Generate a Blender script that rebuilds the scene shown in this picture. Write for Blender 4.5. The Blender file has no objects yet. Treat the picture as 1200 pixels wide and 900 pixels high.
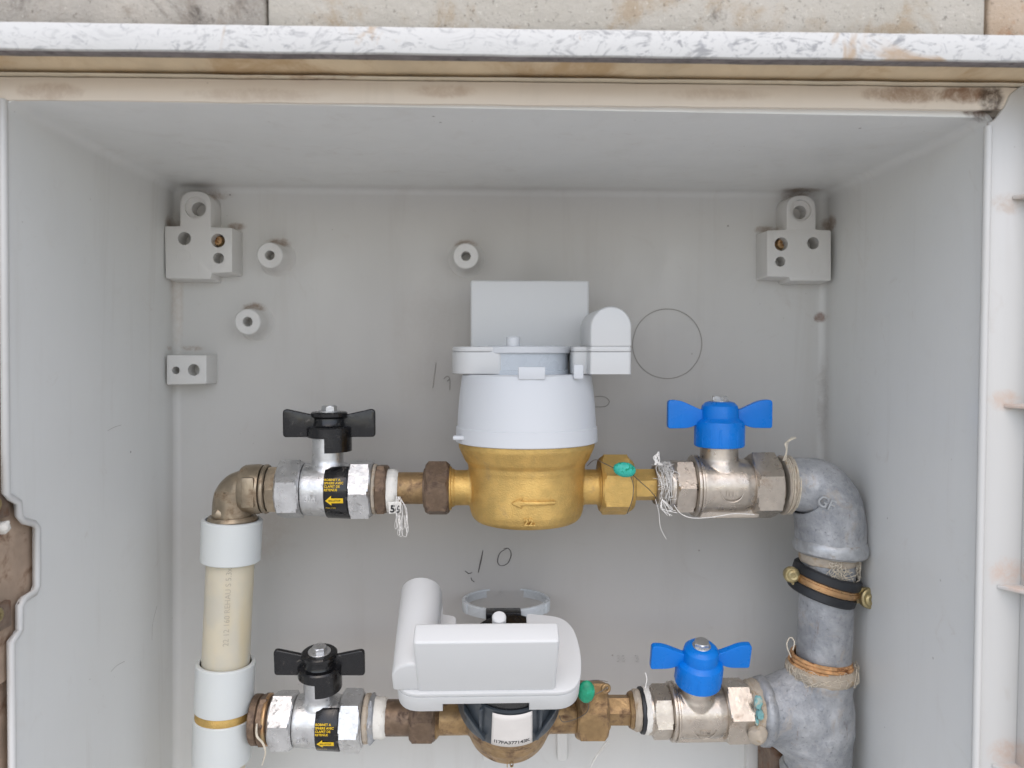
import bpy, bmesh, math, random
from mathutils import Vector, Matrix, Euler, noise
R = math.radians
random.seed(4)
SC = bpy.context.scene
COL = SC.collection

# ------------------------------------------------------------------ camera, light, exposure
cam_d = bpy.data.cameras.new("camera")
cam = bpy.data.objects.new("camera", cam_d); COL.objects.link(cam)
cam.location = (0, 0, 0)
cam.rotation_euler = (R(90 - 2.29), 0, R(-1.78))
cam_d.sensor_width = 36; cam_d.lens = 27
cam_d.clip_start = 0.01; cam_d.clip_end = 300
cam_d.dof.use_dof = True; cam_d.dof.focus_distance = 0.50; cam_d.dof.aperture_fstop = 10
SC.camera = cam

SUN_EL, SUN_AZ = 58, 0          # azimuth measured from straight behind the camera
world = bpy.data.worlds.new("World"); SC.world = world; world.use_nodes = True
wn = world.node_tree
sky = wn.nodes.new("ShaderNodeTexSky"); sky.sky_type = 'NISHITA'; sky.sun_disc = False
sky.sun_elevation = R(SUN_EL); sky.sun_rotation = R(180 + SUN_AZ)
sky.air_density = 1.0; sky.dust_density = 2.2; sky.ozone_density = 1.0
bg = wn.nodes["Background"]; bg.inputs[1].default_value = 0.15
wn.links.new(sky.outputs[0], bg.inputs[0])
sd = bpy.data.lights.new("sun", 'SUN'); sd.energy = 1.5; sd.angle = R(125); sd.color = (1.0, 0.96, 0.905)
sun = bpy.data.objects.new("sun", sd); COL.objects.link(sun)
sdir = Vector((math.sin(R(SUN_AZ)) * math.cos(R(SUN_EL)), -math.cos(R(SUN_AZ)) * math.cos(R(SUN_EL)), math.sin(R(SUN_EL))))
sun.rotation_euler = sdir.to_track_quat('Z', 'Y').to_euler()
SC.view_settings.view_transform = 'Standard'; SC.view_settings.look = 'None'
SC.view_settings.exposure = 0.46; SC.view_settings.gamma = 1.0
SC.render.engine = 'CYCLES'
SC.cycles.use_denoising = True
SC.cycles.max_bounces = 10; SC.cycles.diffuse_bounces = 6; SC.cycles.caustics_reflective = False

# ------------------------------------------------------------------ helpers
CM = cam.rotation_euler.to_matrix()
def at(px, py, Y=0.53):
    d = CM @ Vector(((px - 600) / 900, (450 - py) / 900, -1))
    return d * (Y / d.y)
PX = 0.53 / 900
MM = 0.001

class G:
    def __init__(s): s.v = []; s.f = []
    def add(s, v, f):
        o = len(s.v); s.v += [Vector(p) for p in v]; s.f += [tuple(i + o for i in q) for q in f]; return s
    def join(s, g): return s.add(g.v, g.f)
    def xf(s, M): s.v = [M @ p for p in s.v]; return s
    def mapv(s, fn): s.v = [Vector(fn(p)) for p in s.v]; return s

def frame(d):
    d = d.normalized(); ref = Vector((0, -1, 0)); ref = ref - d * ref.dot(d)
    if ref.length < 1e-3: ref = Vector((0, 0, 1)) - d * d.z
    ref.normalize(); return d, ref, ref.cross(d)

def lathe(o, d, prof, seg=48, a0=0, a1=360, hexa=None, cap=True, phase=0):
    """prof = [(t, r)]; hexa = apothem of a hexagon that clips the radius"""
    o = Vector(o); d, e1, e2 = frame(Vector(d)); full = abs(a1 - a0) >= 360
    n = seg if full else seg + 1
    v = []; f = []
    for t, r in prof:
        for k in range(n):
            a = a0 + (a1 - a0) * k / seg
            rr = r
            if hexa is not None:
                b = (a % 60) - 30
                rr = min(r, hexa / math.cos(R(b)))
            a = R(a + phase)
            v.append(o + d * t + (e1 * math.cos(a) + e2 * math.sin(a)) * rr)
    m = len(prof)
    for i in range(m - 1):
        for k in range(n if full else n - 1):
            a, b = i * n + k, i * n + (k + 1) % n
            f.append((a, b, b + n, a + n))
    if cap and full:
        if prof[0][1] > 1e-6: f.append(tuple(range(n))[::-1])
        if prof[-1][1] > 1e-6: f.append(tuple((m - 1) * n + k for k in range(n)))
    return G().add(v, f)

def cyl(o, d, L, r, ch=0.0006, seg=48):
    return lathe(o, d, [(0, r - ch), (ch, r), (L - ch, r), (L, r - ch)], seg)
def hexnut(o, d, L, ap, phase=0, ch=0.0018):
    Rr = ap / math.cos(R(30))
    p = [(0, ap * 0.97), (ch * .55, Rr - ch * .25 - (Rr - ap) * .45), (ch, Rr), (L - ch, Rr), (L - ch * .55, Rr - ch * .25 - (Rr - ap) * .45), (L, ap * 0.97)]
    return lathe(o, d, p, 72, hexa=ap, phase=phase)

def smoothpath(pts, rad, n=10):
    pts = [Vector(p) for p in pts]; P = []; Q = []
    for i in range(len(pts) - 1):
        p0 = pts[max(i - 1, 0)]; p1 = pts[i]; p2 = pts[i + 1]; p3 = pts[min(i + 2, len(pts) - 1)]
        for k in range(n):
            t = k / n
            P.append(0.5 * ((2 * p1) + (p2 - p0) * t + (2 * p0 - 5 * p1 + 4 * p2 - p3) * t * t + (3 * p1 - p0 - 3 * p2 + p3) * t ** 3))
            Q.append(rad[i] * (1 - t) + rad[i + 1] * t)
    P.append(pts[-1]); Q.append(rad[-1]); return P, Q

def tube(pts, rad, seg=24, n=10, flat=1.0):
    if not isinstance(rad, (list, tuple)): rad = [rad] * len(pts)
    P, Q = smoothpath(pts, rad, n) if n > 1 else ([Vector(p) for p in pts], rad)
    T = [(P[min(i + 1, len(P) - 1)] - P[max(i - 1, 0)]).normalized() for i in range(len(P))]
    u = T[0].orthogonal().normalized(); v = []; f = []
    for i, p in enumerate(P):
        u = (u - T[i] * u.dot(T[i])).normalized(); w = T[i].cross(u)
        for k in range(seg):
            a = 2 * math.pi * k / seg
            v.append(p + (u * math.cos(a) + w * math.sin(a) * flat) * Q[i])
    for i in range(len(P) - 1):
        for k in range(seg):
            a, b = i * seg + k, i * seg + (k + 1) % seg
            f.append((a, b, b + seg, a + seg))
    f.append(tuple(range(seg))[::-1]); f.append(tuple((len(P) - 1) * seg + k for k in range(seg)))
    return G().add(v, f)

def ring(o, d, r, rt, flat=1.0, seg=48, a0=0, a1=360, jit=0):
    d, e1, e2 = frame(Vector(d)); v = []; f = []; m = 10; full = a1 - a0 >= 360
    n = seg if full else seg + 1
    for k in range(n):
        a = R(a0 + (a1 - a0) * k / seg); e = e1 * math.cos(a) + e2 * math.sin(a)
        j = 1 + jit * noise.noise(Vector((math.cos(a) * 2, math.sin(a) * 2, r * 500)))
        for q in range(m):
            b = 2 * math.pi * q / m
            v.append(Vector(o) + e * (r * j + rt * math.cos(b)) + d * rt * flat * math.sin(b) + d * (j - 1) * r * .5)
    for k in range(n if full else n - 1):
        for q in range(m):
            a = k * m; b = ((k + 1) % n) * m
            f.append((a + q, a + (q + 1) % m, b + (q + 1) % m, b + q))
    return G().add(v, f)

def from_bm(bm):
    g = G().add([v.co.copy() for v in bm.verts], [tuple(v.index for v in f.verts) for f in bm.faces]); bm.free(); return g
def to_bm(g):
    bm = bmesh.new(); vs = [bm.verts.new(p) for p in g.v]
    for f in g.f:
        try: bm.faces.new([vs[i] for i in f])
        except ValueError: pass
    bm.normal_update(); return bm
def bevel(g, r, seg=2, ang=30):
    bm = to_bm(g); bmesh.ops.recalc_face_normals(bm, faces=bm.faces)
    e = [x for x in bm.edges if len(x.link_faces) == 2 and x.calc_face_angle(0) > R(ang)]
    bmesh.ops.bevel(bm, geom=e, offset=r, segments=seg, affect='EDGES', profile=0.5, clamp_overlap=True)
    bm.verts.index_update(); return from_bm(bm)
def box(x0, x1, y0, y1, z0, z1, r=0, seg=2):
    v = [(x, y, z) for z in (z0, z1) for y in (y0, y1) for x in (x0, x1)]
    g = G().add(v, [(0, 2, 3, 1), (4, 5, 7, 6), (0, 1, 5, 4), (2, 6, 7, 3), (0, 4, 6, 2), (1, 3, 7, 5)])
    return bevel(g, r, seg) if r else g
def extr(poly, vec, r=0, seg=2):
    """planar polygon of 3D points extruded by vec"""
    n = len(poly); vec = Vector(vec)
    v = [Vector(p) for p in poly] + [Vector(p) + vec for p in poly]
    f = [tuple(range(n))[::-1], tuple(range(n, 2 * n))] + [(i, (i + 1) % n, n + (i + 1) % n, n + i) for i in range(n)]
    g = G().add(v, f); return bevel(g, r, seg) if r else g
def rpoly(pts, rads, n=6):
    """2D polygon with rounded corners"""
    out = []; N = len(pts)
    for i, p in enumerate(pts):
        p = Vector(p); a = Vector(pts[i - 1]) - p; b = Vector(pts[(i + 1) % N]) - p; r = rads[i] if isinstance(rads, (list, tuple)) else rads
        if r <= 0: out.append(p); continue
        t = min(r, a.length * .48, b.length * .48); A = p + a.normalized() * t; B = p + b.normalized() * t
        for k in range(n + 1):
            s = k / n; out.append(A * (1 - s) ** 2 + p * 2 * s * (1 - s) + B * s * s)
    return out

WM = {}
def wm(o): return WM.get(o.name, Matrix.Identity(4))
def mesh_of(name, g, m, ang=32):
    me = bpy.data.meshes.new(name); me.from_pydata([tuple(p) for p in g.v], [], g.f)
    bm = bmesh.new(); bm.from_mesh(me); bmesh.ops.recalc_face_normals(bm, faces=bm.faces); bm.to_mesh(me); bm.free()
    if m: me.materials.append(m)
    for p in me.polygons: p.use_smooth = True
    try: me.set_sharp_from_angle(angle=R(ang))
    except Exception: pass
    me.update(); return me
def put(name, g, m, parent=None, ang=32, local=False, label=None, kind=None):
    if parent is not None and not local: g.xf(wm(parent).inverted())
    o = bpy.data.objects.new(name, mesh_of(name, g, m, ang)); COL.objects.link(o)
    if parent is not None:
        o.parent = parent; WM[o.name] = wm(parent)
    if label: o['label'] = label
    if kind: o['kind'] = kind
    return o
def thing(name, label, cat, loc, rot=(0, 0, 0), group=None):
    o = bpy.data.objects.new(name, None); COL.objects.link(o); o.empty_display_size = .01
    o.location = loc; o.rotation_euler = rot; WM[o.name] = Matrix.Translation(loc) @ Euler(rot).to_matrix().to_4x4()
    o['label'] = label; o['category'] = cat
    if group: o['group'] = group
    return o
def solo(name, g, m, label, cat, group=None, kind=None, ang=32):
    c = sum(g.v, Vector()) / len(g.v); g.xf(Matrix.Translation(-c))
    o = put(name, g, m, None, ang); o.location = c; o['label'] = label; o['category'] = cat
    if group: o['group'] = group
    if kind: o['kind'] = kind
    return o
def copy_tree(o, parent=None):
    c = o.copy(); COL.objects.link(c); c.parent = parent
    for ch in list(o.children): copy_tree(ch, c)
    return c
def remesh(g, vox, it=4, fac=.5):
    me = bpy.data.meshes.new("t"); me.from_pydata([tuple(p) for p in g.v], [], g.f)
    bm = bmesh.new(); bm.from_mesh(me); bmesh.ops.recalc_face_normals(bm, faces=bm.faces); bm.to_mesh(me); bm.free()
    o = bpy.data.objects.new("t", me); COL.objects.link(o)
    md = o.modifiers.new("r", 'REMESH'); md.mode = 'VOXEL'; md.voxel_size = vox
    ms = o.modifiers.new("s", 'SMOOTH'); ms.factor = fac; ms.iterations = it
    e = o.evaluated_get(bpy.context.evaluated_depsgraph_get()); m2 = bpy.data.meshes.new_from_object(e)
    r = G().add([v.co.copy() for v in m2.vertices], [tuple(p.vertices) for p in m2.polygons])
    bpy.data.objects.remove(o); bpy.data.meshes.remove(me); bpy.data.meshes.remove(m2); return r
def cut(g, cutters):
    def mk(q):
        me = bpy.data.meshes.new("t"); me.from_pydata([tuple(p) for p in q.v], [], q.f)
        bm = bmesh.new(); bm.from_mesh(me); bmesh.ops.recalc_face_normals(bm, faces=bm.faces); bm.to_mesh(me); bm.free()
        o = bpy.data.objects.new("t", me); COL.objects.link(o); return o
    a = mk(g); cs = []
    for c in cutters:
        b = mk(c); cs.append(b); md = a.modifiers.new("b", 'BOOLEAN'); md.operation = 'DIFFERENCE'; md.object = b; md.solver = 'EXACT'
    e = a.evaluated_get(bpy.context.evaluated_depsgraph_get()); m2 = bpy.data.meshes.new_from_object(e)
    r = G().add([v.co.copy() for v in m2.vertices], [tuple(p.vertices) for p in m2.polygons])
    for x in [a] + cs:
        me = x.data; bpy.data.objects.remove(x); bpy.data.meshes.remove(me)
    bpy.data.meshes.remove(m2); return r
def text(body, size, depth=0.0, align='CENTER', bold=0.0, spacing=1.0):
    """flat lettering in the XY plane, extruded by depth along Z"""
    c = bpy.data.curves.new("t", 'FONT'); c.body = body; c.size = size; c.extrude = depth; c.align_x = align; c.align_y = 'CENTER'
    c.offset = bold; c.space_character = spacing; c.resolution_u = 3
    o = bpy.data.objects.new("t", c); COL.objects.link(o)
    m2 = bpy.data.meshes.new_from_object(o.evaluated_get(bpy.context.evaluated_depsgraph_get()))
    r = G().add([v.co.copy() for v in m2.vertices], [tuple(p.vertices) for p in m2.polygons])
    bpy.data.objects.remove(o); bpy.data.curves.remove(c); bpy.data.meshes.remove(m2); return r
def jitter(g, amp, sc=60, seed=0):
    for i, p in enumerate(g.v):
        n = noise.noise_vector(p * sc + Vector((seed, 0, 0))); g.v[i] = p + n * amp
    return g

# ------------------------------------------------------------------ materials
def lin(c): return tuple(((x / 255 / 12.92) if x / 255 <= .04045 else ((x / 255 + .055) / 1.055) ** 2.4) for x in c) + (1,)
class M:
    def __init__(s, name):
        s.m = bpy.data.materials.new(name); s.m.use_nodes = True; s.t = s.m.node_tree; s.b = s.t.nodes["Principled BSDF"]
        s.co = s.n("ShaderNodeTexCoord").outputs["Object"]
    def n(s, k, **kw):
        x = s.t.nodes.new(k)
        for a, b in kw.items(): setattr(x, a, b)
        return x
    def l(s, a, b): s.t.links.new(a, b)
    def noise(s, sc, det=4, rough=.55, dist=0, vec=None, stretch=None):
        x = s.n("ShaderNodeTexNoise"); x.inputs["Scale"].default_value = sc; x.inputs["Detail"].default_value = det
        x.inputs["Roughness"].default_value = rough; x.inputs["Distortion"].default_value = dist
        v = vec or s.co
        if stretch:
            mp = s.n("ShaderNodeMapping"); mp.inputs["Scale"].default_value = stretch; s.l(v, mp.inputs[0]); v = mp.outputs[0]
        s.l(v, x.inputs["Vector"]); return x.outputs["Fac"]
    def ramp(s, fac, a, b, va=0., vb=1.):
        x = s.n("ShaderNodeMapRange"); x.interpolation_type = 'SMOOTHSTEP'
        for i, q in enumerate((a, b, va, vb)): x.inputs[1 + i].default_value = q
        s.l(fac, x.inputs[0]); return x.outputs[0]
    def mix(s, fac, a, b):
        x = s.n("ShaderNodeMix", data_type='RGBA')
        for sock, q in ((x.inputs[0], fac), (x.inputs[6], a), (x.inputs[7], b)):
            if hasattr(q, 'links'): s.l(q, sock)
            else: sock.default_value = q
        return x.outputs[2]
    def math(s, op, a, b=None):
        x = s.n("ShaderNodeMath", operation=op)
        for sock, q in ((x.inputs[0], a), (x.inputs[1], b)):
            if q is None: continue
            if hasattr(q, 'links'): s.l(q, sock)
            else: sock.default_value = q
        return x.outputs[0]
    def bump(s, h, strength=.3, dist=.0005):
        x = s.n("ShaderNodeBump"); x.inputs["Strength"].default_value = strength; x.inputs["Distance"].default_value = dist
        s.l(h, x.inputs["Height"]); s.l(x.outputs[0], s.b.inputs["Normal"]); return x
    def set(s, **kw):
        for k, v in kw.items():
            i = s.b.inputs[k.replace('_', ' ')]
            if hasattr(v, 'links'): s.l(v, i)
            else: i.default_value = v
        return s
def plain(name, c, rough=.45, metal=0, var=.12, vs=60, bump=.15, bs=400, dirt=None, dsc=45, dth=(.5, .7), rv=.1, **kw):
    m = M(name); c = lin(c); n = m.noise(vs, 5)
    dk = tuple(x * (1 - var) for x in c[:3]) + (1,); lt = tuple(min(1, x * (1 + var)) for x in c[:3]) + (1,)
    col = m.mix(m.ramp(n, .3, .7), dk, lt)
    ro = m.ramp(m.noise(vs * 2.3, 4), .3, .7, max(0, rough - rv), min(1, rough + rv))
    if dirt:
        d = m.ramp(m.noise(dsc, 7, .65, .4), *dth)
        col = m.mix(d, col, lin(dirt)); ro = m.math('MAXIMUM', ro, m.math('MULTIPLY', d, .85))
        if metal: m.set(Metallic=m.math('MULTIPLY', m.math('SUBTRACT', 1, m.math('MULTIPLY', d, .7)), metal))
    elif metal: m.set(Metallic=metal)
    m.set(Base_Color=col, Roughness=ro); m.bump(m.noise(bs, 5, .6), bump); m.set(**kw); return m.m

def cabinet_plastic(name, base, stains_shade, tint2=None):
    m = M(name); g = m.n("ShaderNodeNewGeometry").outputs["Position"]
    c = lin(base); col = m.mix(m.ramp(m.noise(9, 4, vec=g), .3, .7), tuple(x * .975 for x in c[:3]) + (1,), c)
    col = m.mix(m.math('MULTIPLY', m.ramp(m.noise(22, 6, .6, 1.2, vec=g), .55, .8), .08), col, lin(tint2 or (176, 160, 142)))
    col = m.mix(m.math('MULTIPLY', m.ramp(m.noise(46, 6, .65, .5, vec=g, stretch=(1, 1, .09)), .52, .72), .13), col, lin((170, 160, 148)))
    col = m.mix(m.math('MULTIPLY', m.ramp(m.noise(24, 7, .7, 2.0, vec=g), .6, .74), .14), col, lin((160, 138, 116)))
    # scattered dark specks and scratches
    vo = m.n("ShaderNodeTexVoronoi"); vo.inputs["Scale"].default_value = 46; m.l(g, vo.inputs["Vector"])
    sp = m.math('MULTIPLY', m.ramp(vo.outputs["Distance"], .05, .02), m.ramp(m.noise(31, 2, vec=g), .52, .6))
    col = m.mix(m.math('MULTIPLY', sp, .75), col, lin((84, 70, 60)))
    vo2 = m.n("ShaderNodeTexVoronoi"); vo2.inputs["Scale"].default_value = 110; m.l(g, vo2.inputs["Vector"])
    sp2 = m.math('MULTIPLY', m.ramp(vo2.outputs["Distance"], .07, .03), m.ramp(m.noise(18, 2, vec=g), .6, .66))
    col = m.mix(m.math('MULTIPLY', sp2, .5), col, lin((110, 95, 82)))
    for (p, rad, sc, strength) in stains_shade:
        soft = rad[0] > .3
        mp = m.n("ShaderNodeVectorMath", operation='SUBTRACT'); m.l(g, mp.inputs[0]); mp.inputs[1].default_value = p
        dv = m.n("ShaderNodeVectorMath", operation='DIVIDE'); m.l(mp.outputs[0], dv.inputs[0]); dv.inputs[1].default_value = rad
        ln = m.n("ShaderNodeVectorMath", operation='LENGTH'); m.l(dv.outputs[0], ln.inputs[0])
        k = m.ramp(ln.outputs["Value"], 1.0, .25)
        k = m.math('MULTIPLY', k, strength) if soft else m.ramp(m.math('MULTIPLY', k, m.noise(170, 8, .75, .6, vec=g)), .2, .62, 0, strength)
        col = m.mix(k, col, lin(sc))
    m.set(Base_Color=col, Roughness=m.ramp(m.noise(30, 5, vec=g, stretch=(1, 1, .4)), .3, .7, .3, .55)); m.bump(m.noise(260, 4, vec=g), .05, .0004)
    return m.m

BR = (134, 102, 74)
def st(x, y, Y, rx, rz, c=BR, s=.74, ry=.02): return (tuple(at(x, y, Y)), (rx, ry, rz), c, s)
stains_shade = [st(250, 226, .59, .034, .010), st(205, 262, .59, .010, .012), st(275, 264, .595, .014, .006), st(325, 285, .598, .017, .008),
          st(297, 361, .598, .017, .008), st(220, 408, .59, .026, .006, (150, 118, 90), .95), st(940, 228, .59, .034, .010), st(900, 268, .595, .018, .006),
          st(546, 286, .598, .016, .007), st(972, 262, .59, .010, .012), st(960, 372, .6, .008, .008, (120, 80, 60), .9), st(208, 330, .6, .008, .10, (190, 176, 160), .5),
          st(500, 400, .6, .05, .09, (176, 158, 142), .18), (tuple(at(590, 560, .6)), (.40, .03, .34), (160, 153, 146), .72), st(70, 352, .43, .004, .02, (215, 212, 205), .8, .05),  # paints shadow left of upper meter, and wide body shade over back panel
          st(962, 470, .6, .006, .06, (140, 132, 124), .4), st(300, 620, .6, .05, .05, (165, 150, 138), .3), st(980, 690, .6, .03, .07, (150, 128, 110), .4),  # last entry: darker brown patch in the right back corner
          st(1155, 125, .39, .02, .012, (96, 74, 56), .95), st(505, 215, .55, .05, .01, (140, 120, 105), .3)]
m_wall = cabinet_plastic("cabinet_plastic", (222, 222, 219), stains_shade)
m_boss = cabinet_plastic("boss_plastic", (214, 212, 208), stains_shade[:9])
m_beige = cabinet_plastic("dusty_beige", (222, 210, 194), [(tuple(at(x, y, .39)), (rx, .03, rz), c, q) for x, y, rx, rz, c, q in ((1128, 112, .026, .008, (132, 96, 68), .9), (1160, 118, .012, .016, (84, 68, 56), 1.0), (520, 108, .03, .006, (178, 152, 128), .5), (60, 108, .03, .008, (170, 146, 124), .5), (1060, 112, .04, .008, (156, 128, 104), .8), (840, 112, .05, .006, (180, 158, 136), .4), (300, 112, .06, .006, (180, 158, 136), .4))], (176, 152, 128))
m_flange = cabinet_plastic("flange_plastic", (198, 197, 194), [st(1190, 470, .38, .02, .012, (190, 150, 120), .5), st(1190, 675, .38, .022, .016, (196, 150, 116), .5), st(1190, 890, .38, .022, .016, (190, 150, 120), .5), st(1195, 235, .38, .02, .012, (170, 140, 112), .5)])

def m_marble():
    m = M("painted_metal_strip"); g = m.co
    w = m.noise(42, 7, .62, 4.5, stretch=(1, 1, 2.2)); w2 = m.noise(95, 6, .6, 3.5)
    col = m.mix(m.math("MULTIPLY", m.math('MULTIPLY', m.ramp(w, .5, .66), m.ramp(m.noise(11, 4), .35, .6, .25, 1)), .8), lin((202, 201, 198)), lin((136, 136, 137)))
    col = m.mix(m.math('MULTIPLY', m.ramp(w2, .56, .7), .5), col, lin((130, 131, 136)))
    col = m.mix(m.ramp(m.noise(20, 5, .6, 1), .62, .72), col, lin((178, 156, 132)))
    m.set(Base_Color=col, Roughness=.5); m.bump(w2, .2, .0006); return m.m
def m_stone(name, a, b, c, dark):
    m = M(name); n = m.noise(14, 6, .6); col = m.mix(m.ramp(n, .35, .65), lin(a), lin(b))
    col = m.mix(m.math('MULTIPLY', m.ramp(m.noise(30, 7, .7, .5), .5, .68), .85), col, lin(c))
    col = m.mix(m.math('MULTIPLY', m.ramp(m.noise(420, 4, .7), .58, .7), .55), col, lin((92, 82, 72)))
    col = m.mix(m.math('MULTIPLY', m.ramp(m.noise(520, 3, .7), .6, .72), .4), col, lin((226, 222, 212)))
    col = m.mix(m.ramp(m.noise(17, 8, .75, .7), .6 - dark, .74 - dark), col, lin((98, 90, 82)))
    m.set(Base_Color=col, Roughness=.9); m.bump(m.noise(160, 8, .75), .8, .002); return m.m
m_st = [m_stone("limestone_weathered", (160, 154, 145), (186, 179, 168), (146, 134, 120), .07), m_stone("limestone_pale", (184, 178, 166), (194, 188, 177), (172, 154, 130), -.03),
        m_stone("limestone_rusty", (182, 160, 136), (198, 182, 164), (168, 122, 84), .02)]
m_strip = m_marble()
m_dark = plain("shaded_strip_edge", (118, 112, 112), .6, 0, .2, 120, .3, 300, (92, 86, 86), 200)  # dark grey stands in for the shade under the front strip
m_tan = plain("stained_cream_plastic", (212, 192, 160), .55, 0, .1, 30, .1, 200, (190, 162, 124), 22, (.45, .65))
m_beige_ = plain("dusty_beige_plastic", (204, 192, 176), .75, 0, .08, 30, .25, 300, (180, 158, 134), 34, (.52, .72))
m_pale = plain("pale_plastic_lip", (205, 194, 172), .5, 0, .08, 60, .1, 300, (170, 145, 118), 30, (.55, .7))
m_mortar = plain("mortar", (170, 148, 128), .9, 0, .15, 60, .9, 150, (120, 92, 70), 60, (.5, .7))
m_rustp = plain("dirty_hinge_metal", (128, 110, 96), .65, .3, .2, 120, .6, 300, (112, 78, 54), 90, (.45, .65))
m_ground = plain("pale_bounce_ground", (200, 196, 188), .9, 0, .15, 2, .4, 60, (120, 112, 100), 1.2)
m_white = plain("white_abs", (205, 207, 210), .36, 0, .006, 8, .02, 500, rv=.015)
m_white2 = plain("white_radio_plastic", (206, 206, 205), .4, 0, .006, 8, .02, 600, rv=.015)
m_lid = plain("translucent_grey_lid", (196, 202, 208), .3, 0, .03, 40, .03, 400)
m_lidring = plain("clear_plastic_rim", (204, 208, 210), .25, 0, .03, 40, .03, 400)
m_brass = plain("cast_brass", (214, 178, 108), .47, .8, .12, 90, 1.0, 1100, (172, 138, 92), 60, (.55, .8))
m_brassd = plain("aged_brass", (164, 136, 98), .5, .75, .2, 90, .6, 600, (104, 78, 56), 80, (.45, .68))
m_bronze = plain("dull_brown_bronze", (128, 108, 90), .5, .7, .22, 110, .6, 500, (92, 74, 62), 110, (.45, .65))
m_nickb = plain("tarnished_nickel_brass", (160, 146, 126), .4, .85, .16, 90, .4, 500, (132, 112, 88), 90, (.48, .7))
m_chrome = plain("satin_chrome", (206, 206, 206), .36, .9, .1, 120, .4, 500, (150, 146, 142), 160, (.55, .72))
m_nickel = plain("nickel_plate", (194, 184, 172), .34, .9, .1, 80, .3, 500, (150, 126, 104), 60, (.55, .75))
def m_galv_():
    m = M("galvanised_iron"); big = m.noise(38, 6, .62, .6); fine = m.noise(420, 5, .7)
    vo = m.n("ShaderNodeTexVoronoi"); vo.inputs["Scale"].default_value = 260; m.l(m.co, vo.inputs["Vector"])
    col = m.mix(m.ramp(big, .35, .68), lin((152, 154, 157)), lin((190, 191, 193)))
    sx = m.n("ShaderNodeSeparateColor"); m.l(vo.outputs["Color"], sx.inputs[0])
    col = m.mix(m.math('MULTIPLY', sx.outputs[0], .22), col, lin((112, 118, 128)))
    col = m.mix(m.math('MULTIPLY', m.ramp(fine, .56, .72), .5), col, lin((92, 92, 94)))
    col = m.mix(m.math('MULTIPLY', m.ramp(m.noise(55, 7, .7, 1.0), .54, .7), .6), col, lin((176, 164, 150)))
    col = m.mix(m.math('MULTIPLY', m.ramp(m.noise(70, 8, .75, .4, stretch=(1.6, 1.6, .5)), .6, .7), .5), col, lin((126, 98, 80)))
    m.set(Base_Color=col, Metallic=.42, Roughness=m.ramp(fine, .3, .7, .42, .66)); m.bump(m.math('ADD', fine, big), .8, .0007); return m.m
m_galv = m_galv_()
m_zinc = plain("bright_zinc_rim", (180, 182, 184), .45, .6, .16, 150, .6, 500, (150, 138, 124), 120, (.55, .75))
m_black = plain("black_nylon", (20, 20, 22), .22, 0, .2, 80, .1, 400, (110, 104, 98), 130, (.6, .74))
m_rubber = plain("black_rubber", (34, 36, 40), .5, 0, .2, 80, .2, 300)
m_collar = plain("dark_grey_collar", (62, 68, 74), .42, 0, .12, 60, .2, 400)
m_blue = plain("blue_nylon", (0, 116, 208), .34, 0, .05, 60, .05, 400, Specular_IOR_Level=.35)
m_tapew = plain("white_tape", (226, 222, 214), .8, 0, .05, 200, .7, 500, (196, 186, 172), 130, (.58, .7))
m_fibre = plain("hemp_fibre", (206, 196, 178), .9, 0, .15, 300, .3, 900)
m_fibrew = plain("white_thread", (226, 222, 216), .85, 0, .1, 300, .3, 900)
m_rope = plain("rust_stained_hemp", (196, 150, 104), .9, 0, .25, 200, .8, 700, (120, 74, 40), 130, (.5, .66))
m_paste = plain("pipe_paste", (178, 166, 150), .85, 0, .12, 120, .9, 350, (160, 138, 110), 120, (.5, .7))
m_teal = plain("verdigris", (120, 168, 168), .85, 0, .15, 200, .6, 500, (190, 180, 160), 200, (.5, .65))
m_seal = plain("green_plastic_seal", (24, 150, 112), .4, 0, .18, 300, .6, 500, (60, 176, 150), 300, (.55, .7))
m_sealt = plain("teal_crimped_seal", (48, 176, 158), .35, 0, .15, 300, .8, 600, (20, 140, 110), 300, (.5, .6))
m_wire = plain("seal_wire", (110, 104, 98), .4, .8)
m_gold = plain("passivated_zinc_clamp", (196, 156, 114), .35, .88, .1, 100, .3, 400, (170, 150, 110), 80, (.5, .7))
m_yzinc = plain("yellow_zinc", (172, 158, 118), .4, .8, .15, 140, .4, 400, (120, 96, 66), 120, (.5, .7))
m_black_print = plain("black_print", (26, 24, 26), .6)
m_yellow = plain("yellow_print", (232, 190, 20), .5, 0, .08)
m_paper = plain("label_paper", (226, 220, 214), .55, 0, .03)
m_pencil = plain("pencil", (88, 84, 82), .7)
m_mark = plain("mould_mark", (150, 145, 138), .5)
m_mark2 = plain("faint_scratch", (184, 182, 178), .5)
m_grey_print = plain("grey_print", (176, 167, 150), .6)
m_sleeve = plain("white_pex_ring", (208, 211, 209), .3, 0, .012, 20, .04, 300, None, 60, (.6, .75), rv=.02, Subsurface_Weight=.2, Subsurface_Radius=(.004, .004, .005), Subsurface_Scale=1.0)
m_dblack = plain("hole_dark", (60, 56, 52), .8)
m_sockw = plain("nickel_round", (170, 168, 160), .4, .85, .12, 100, .4, 500, (140, 126, 108), 60)
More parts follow.
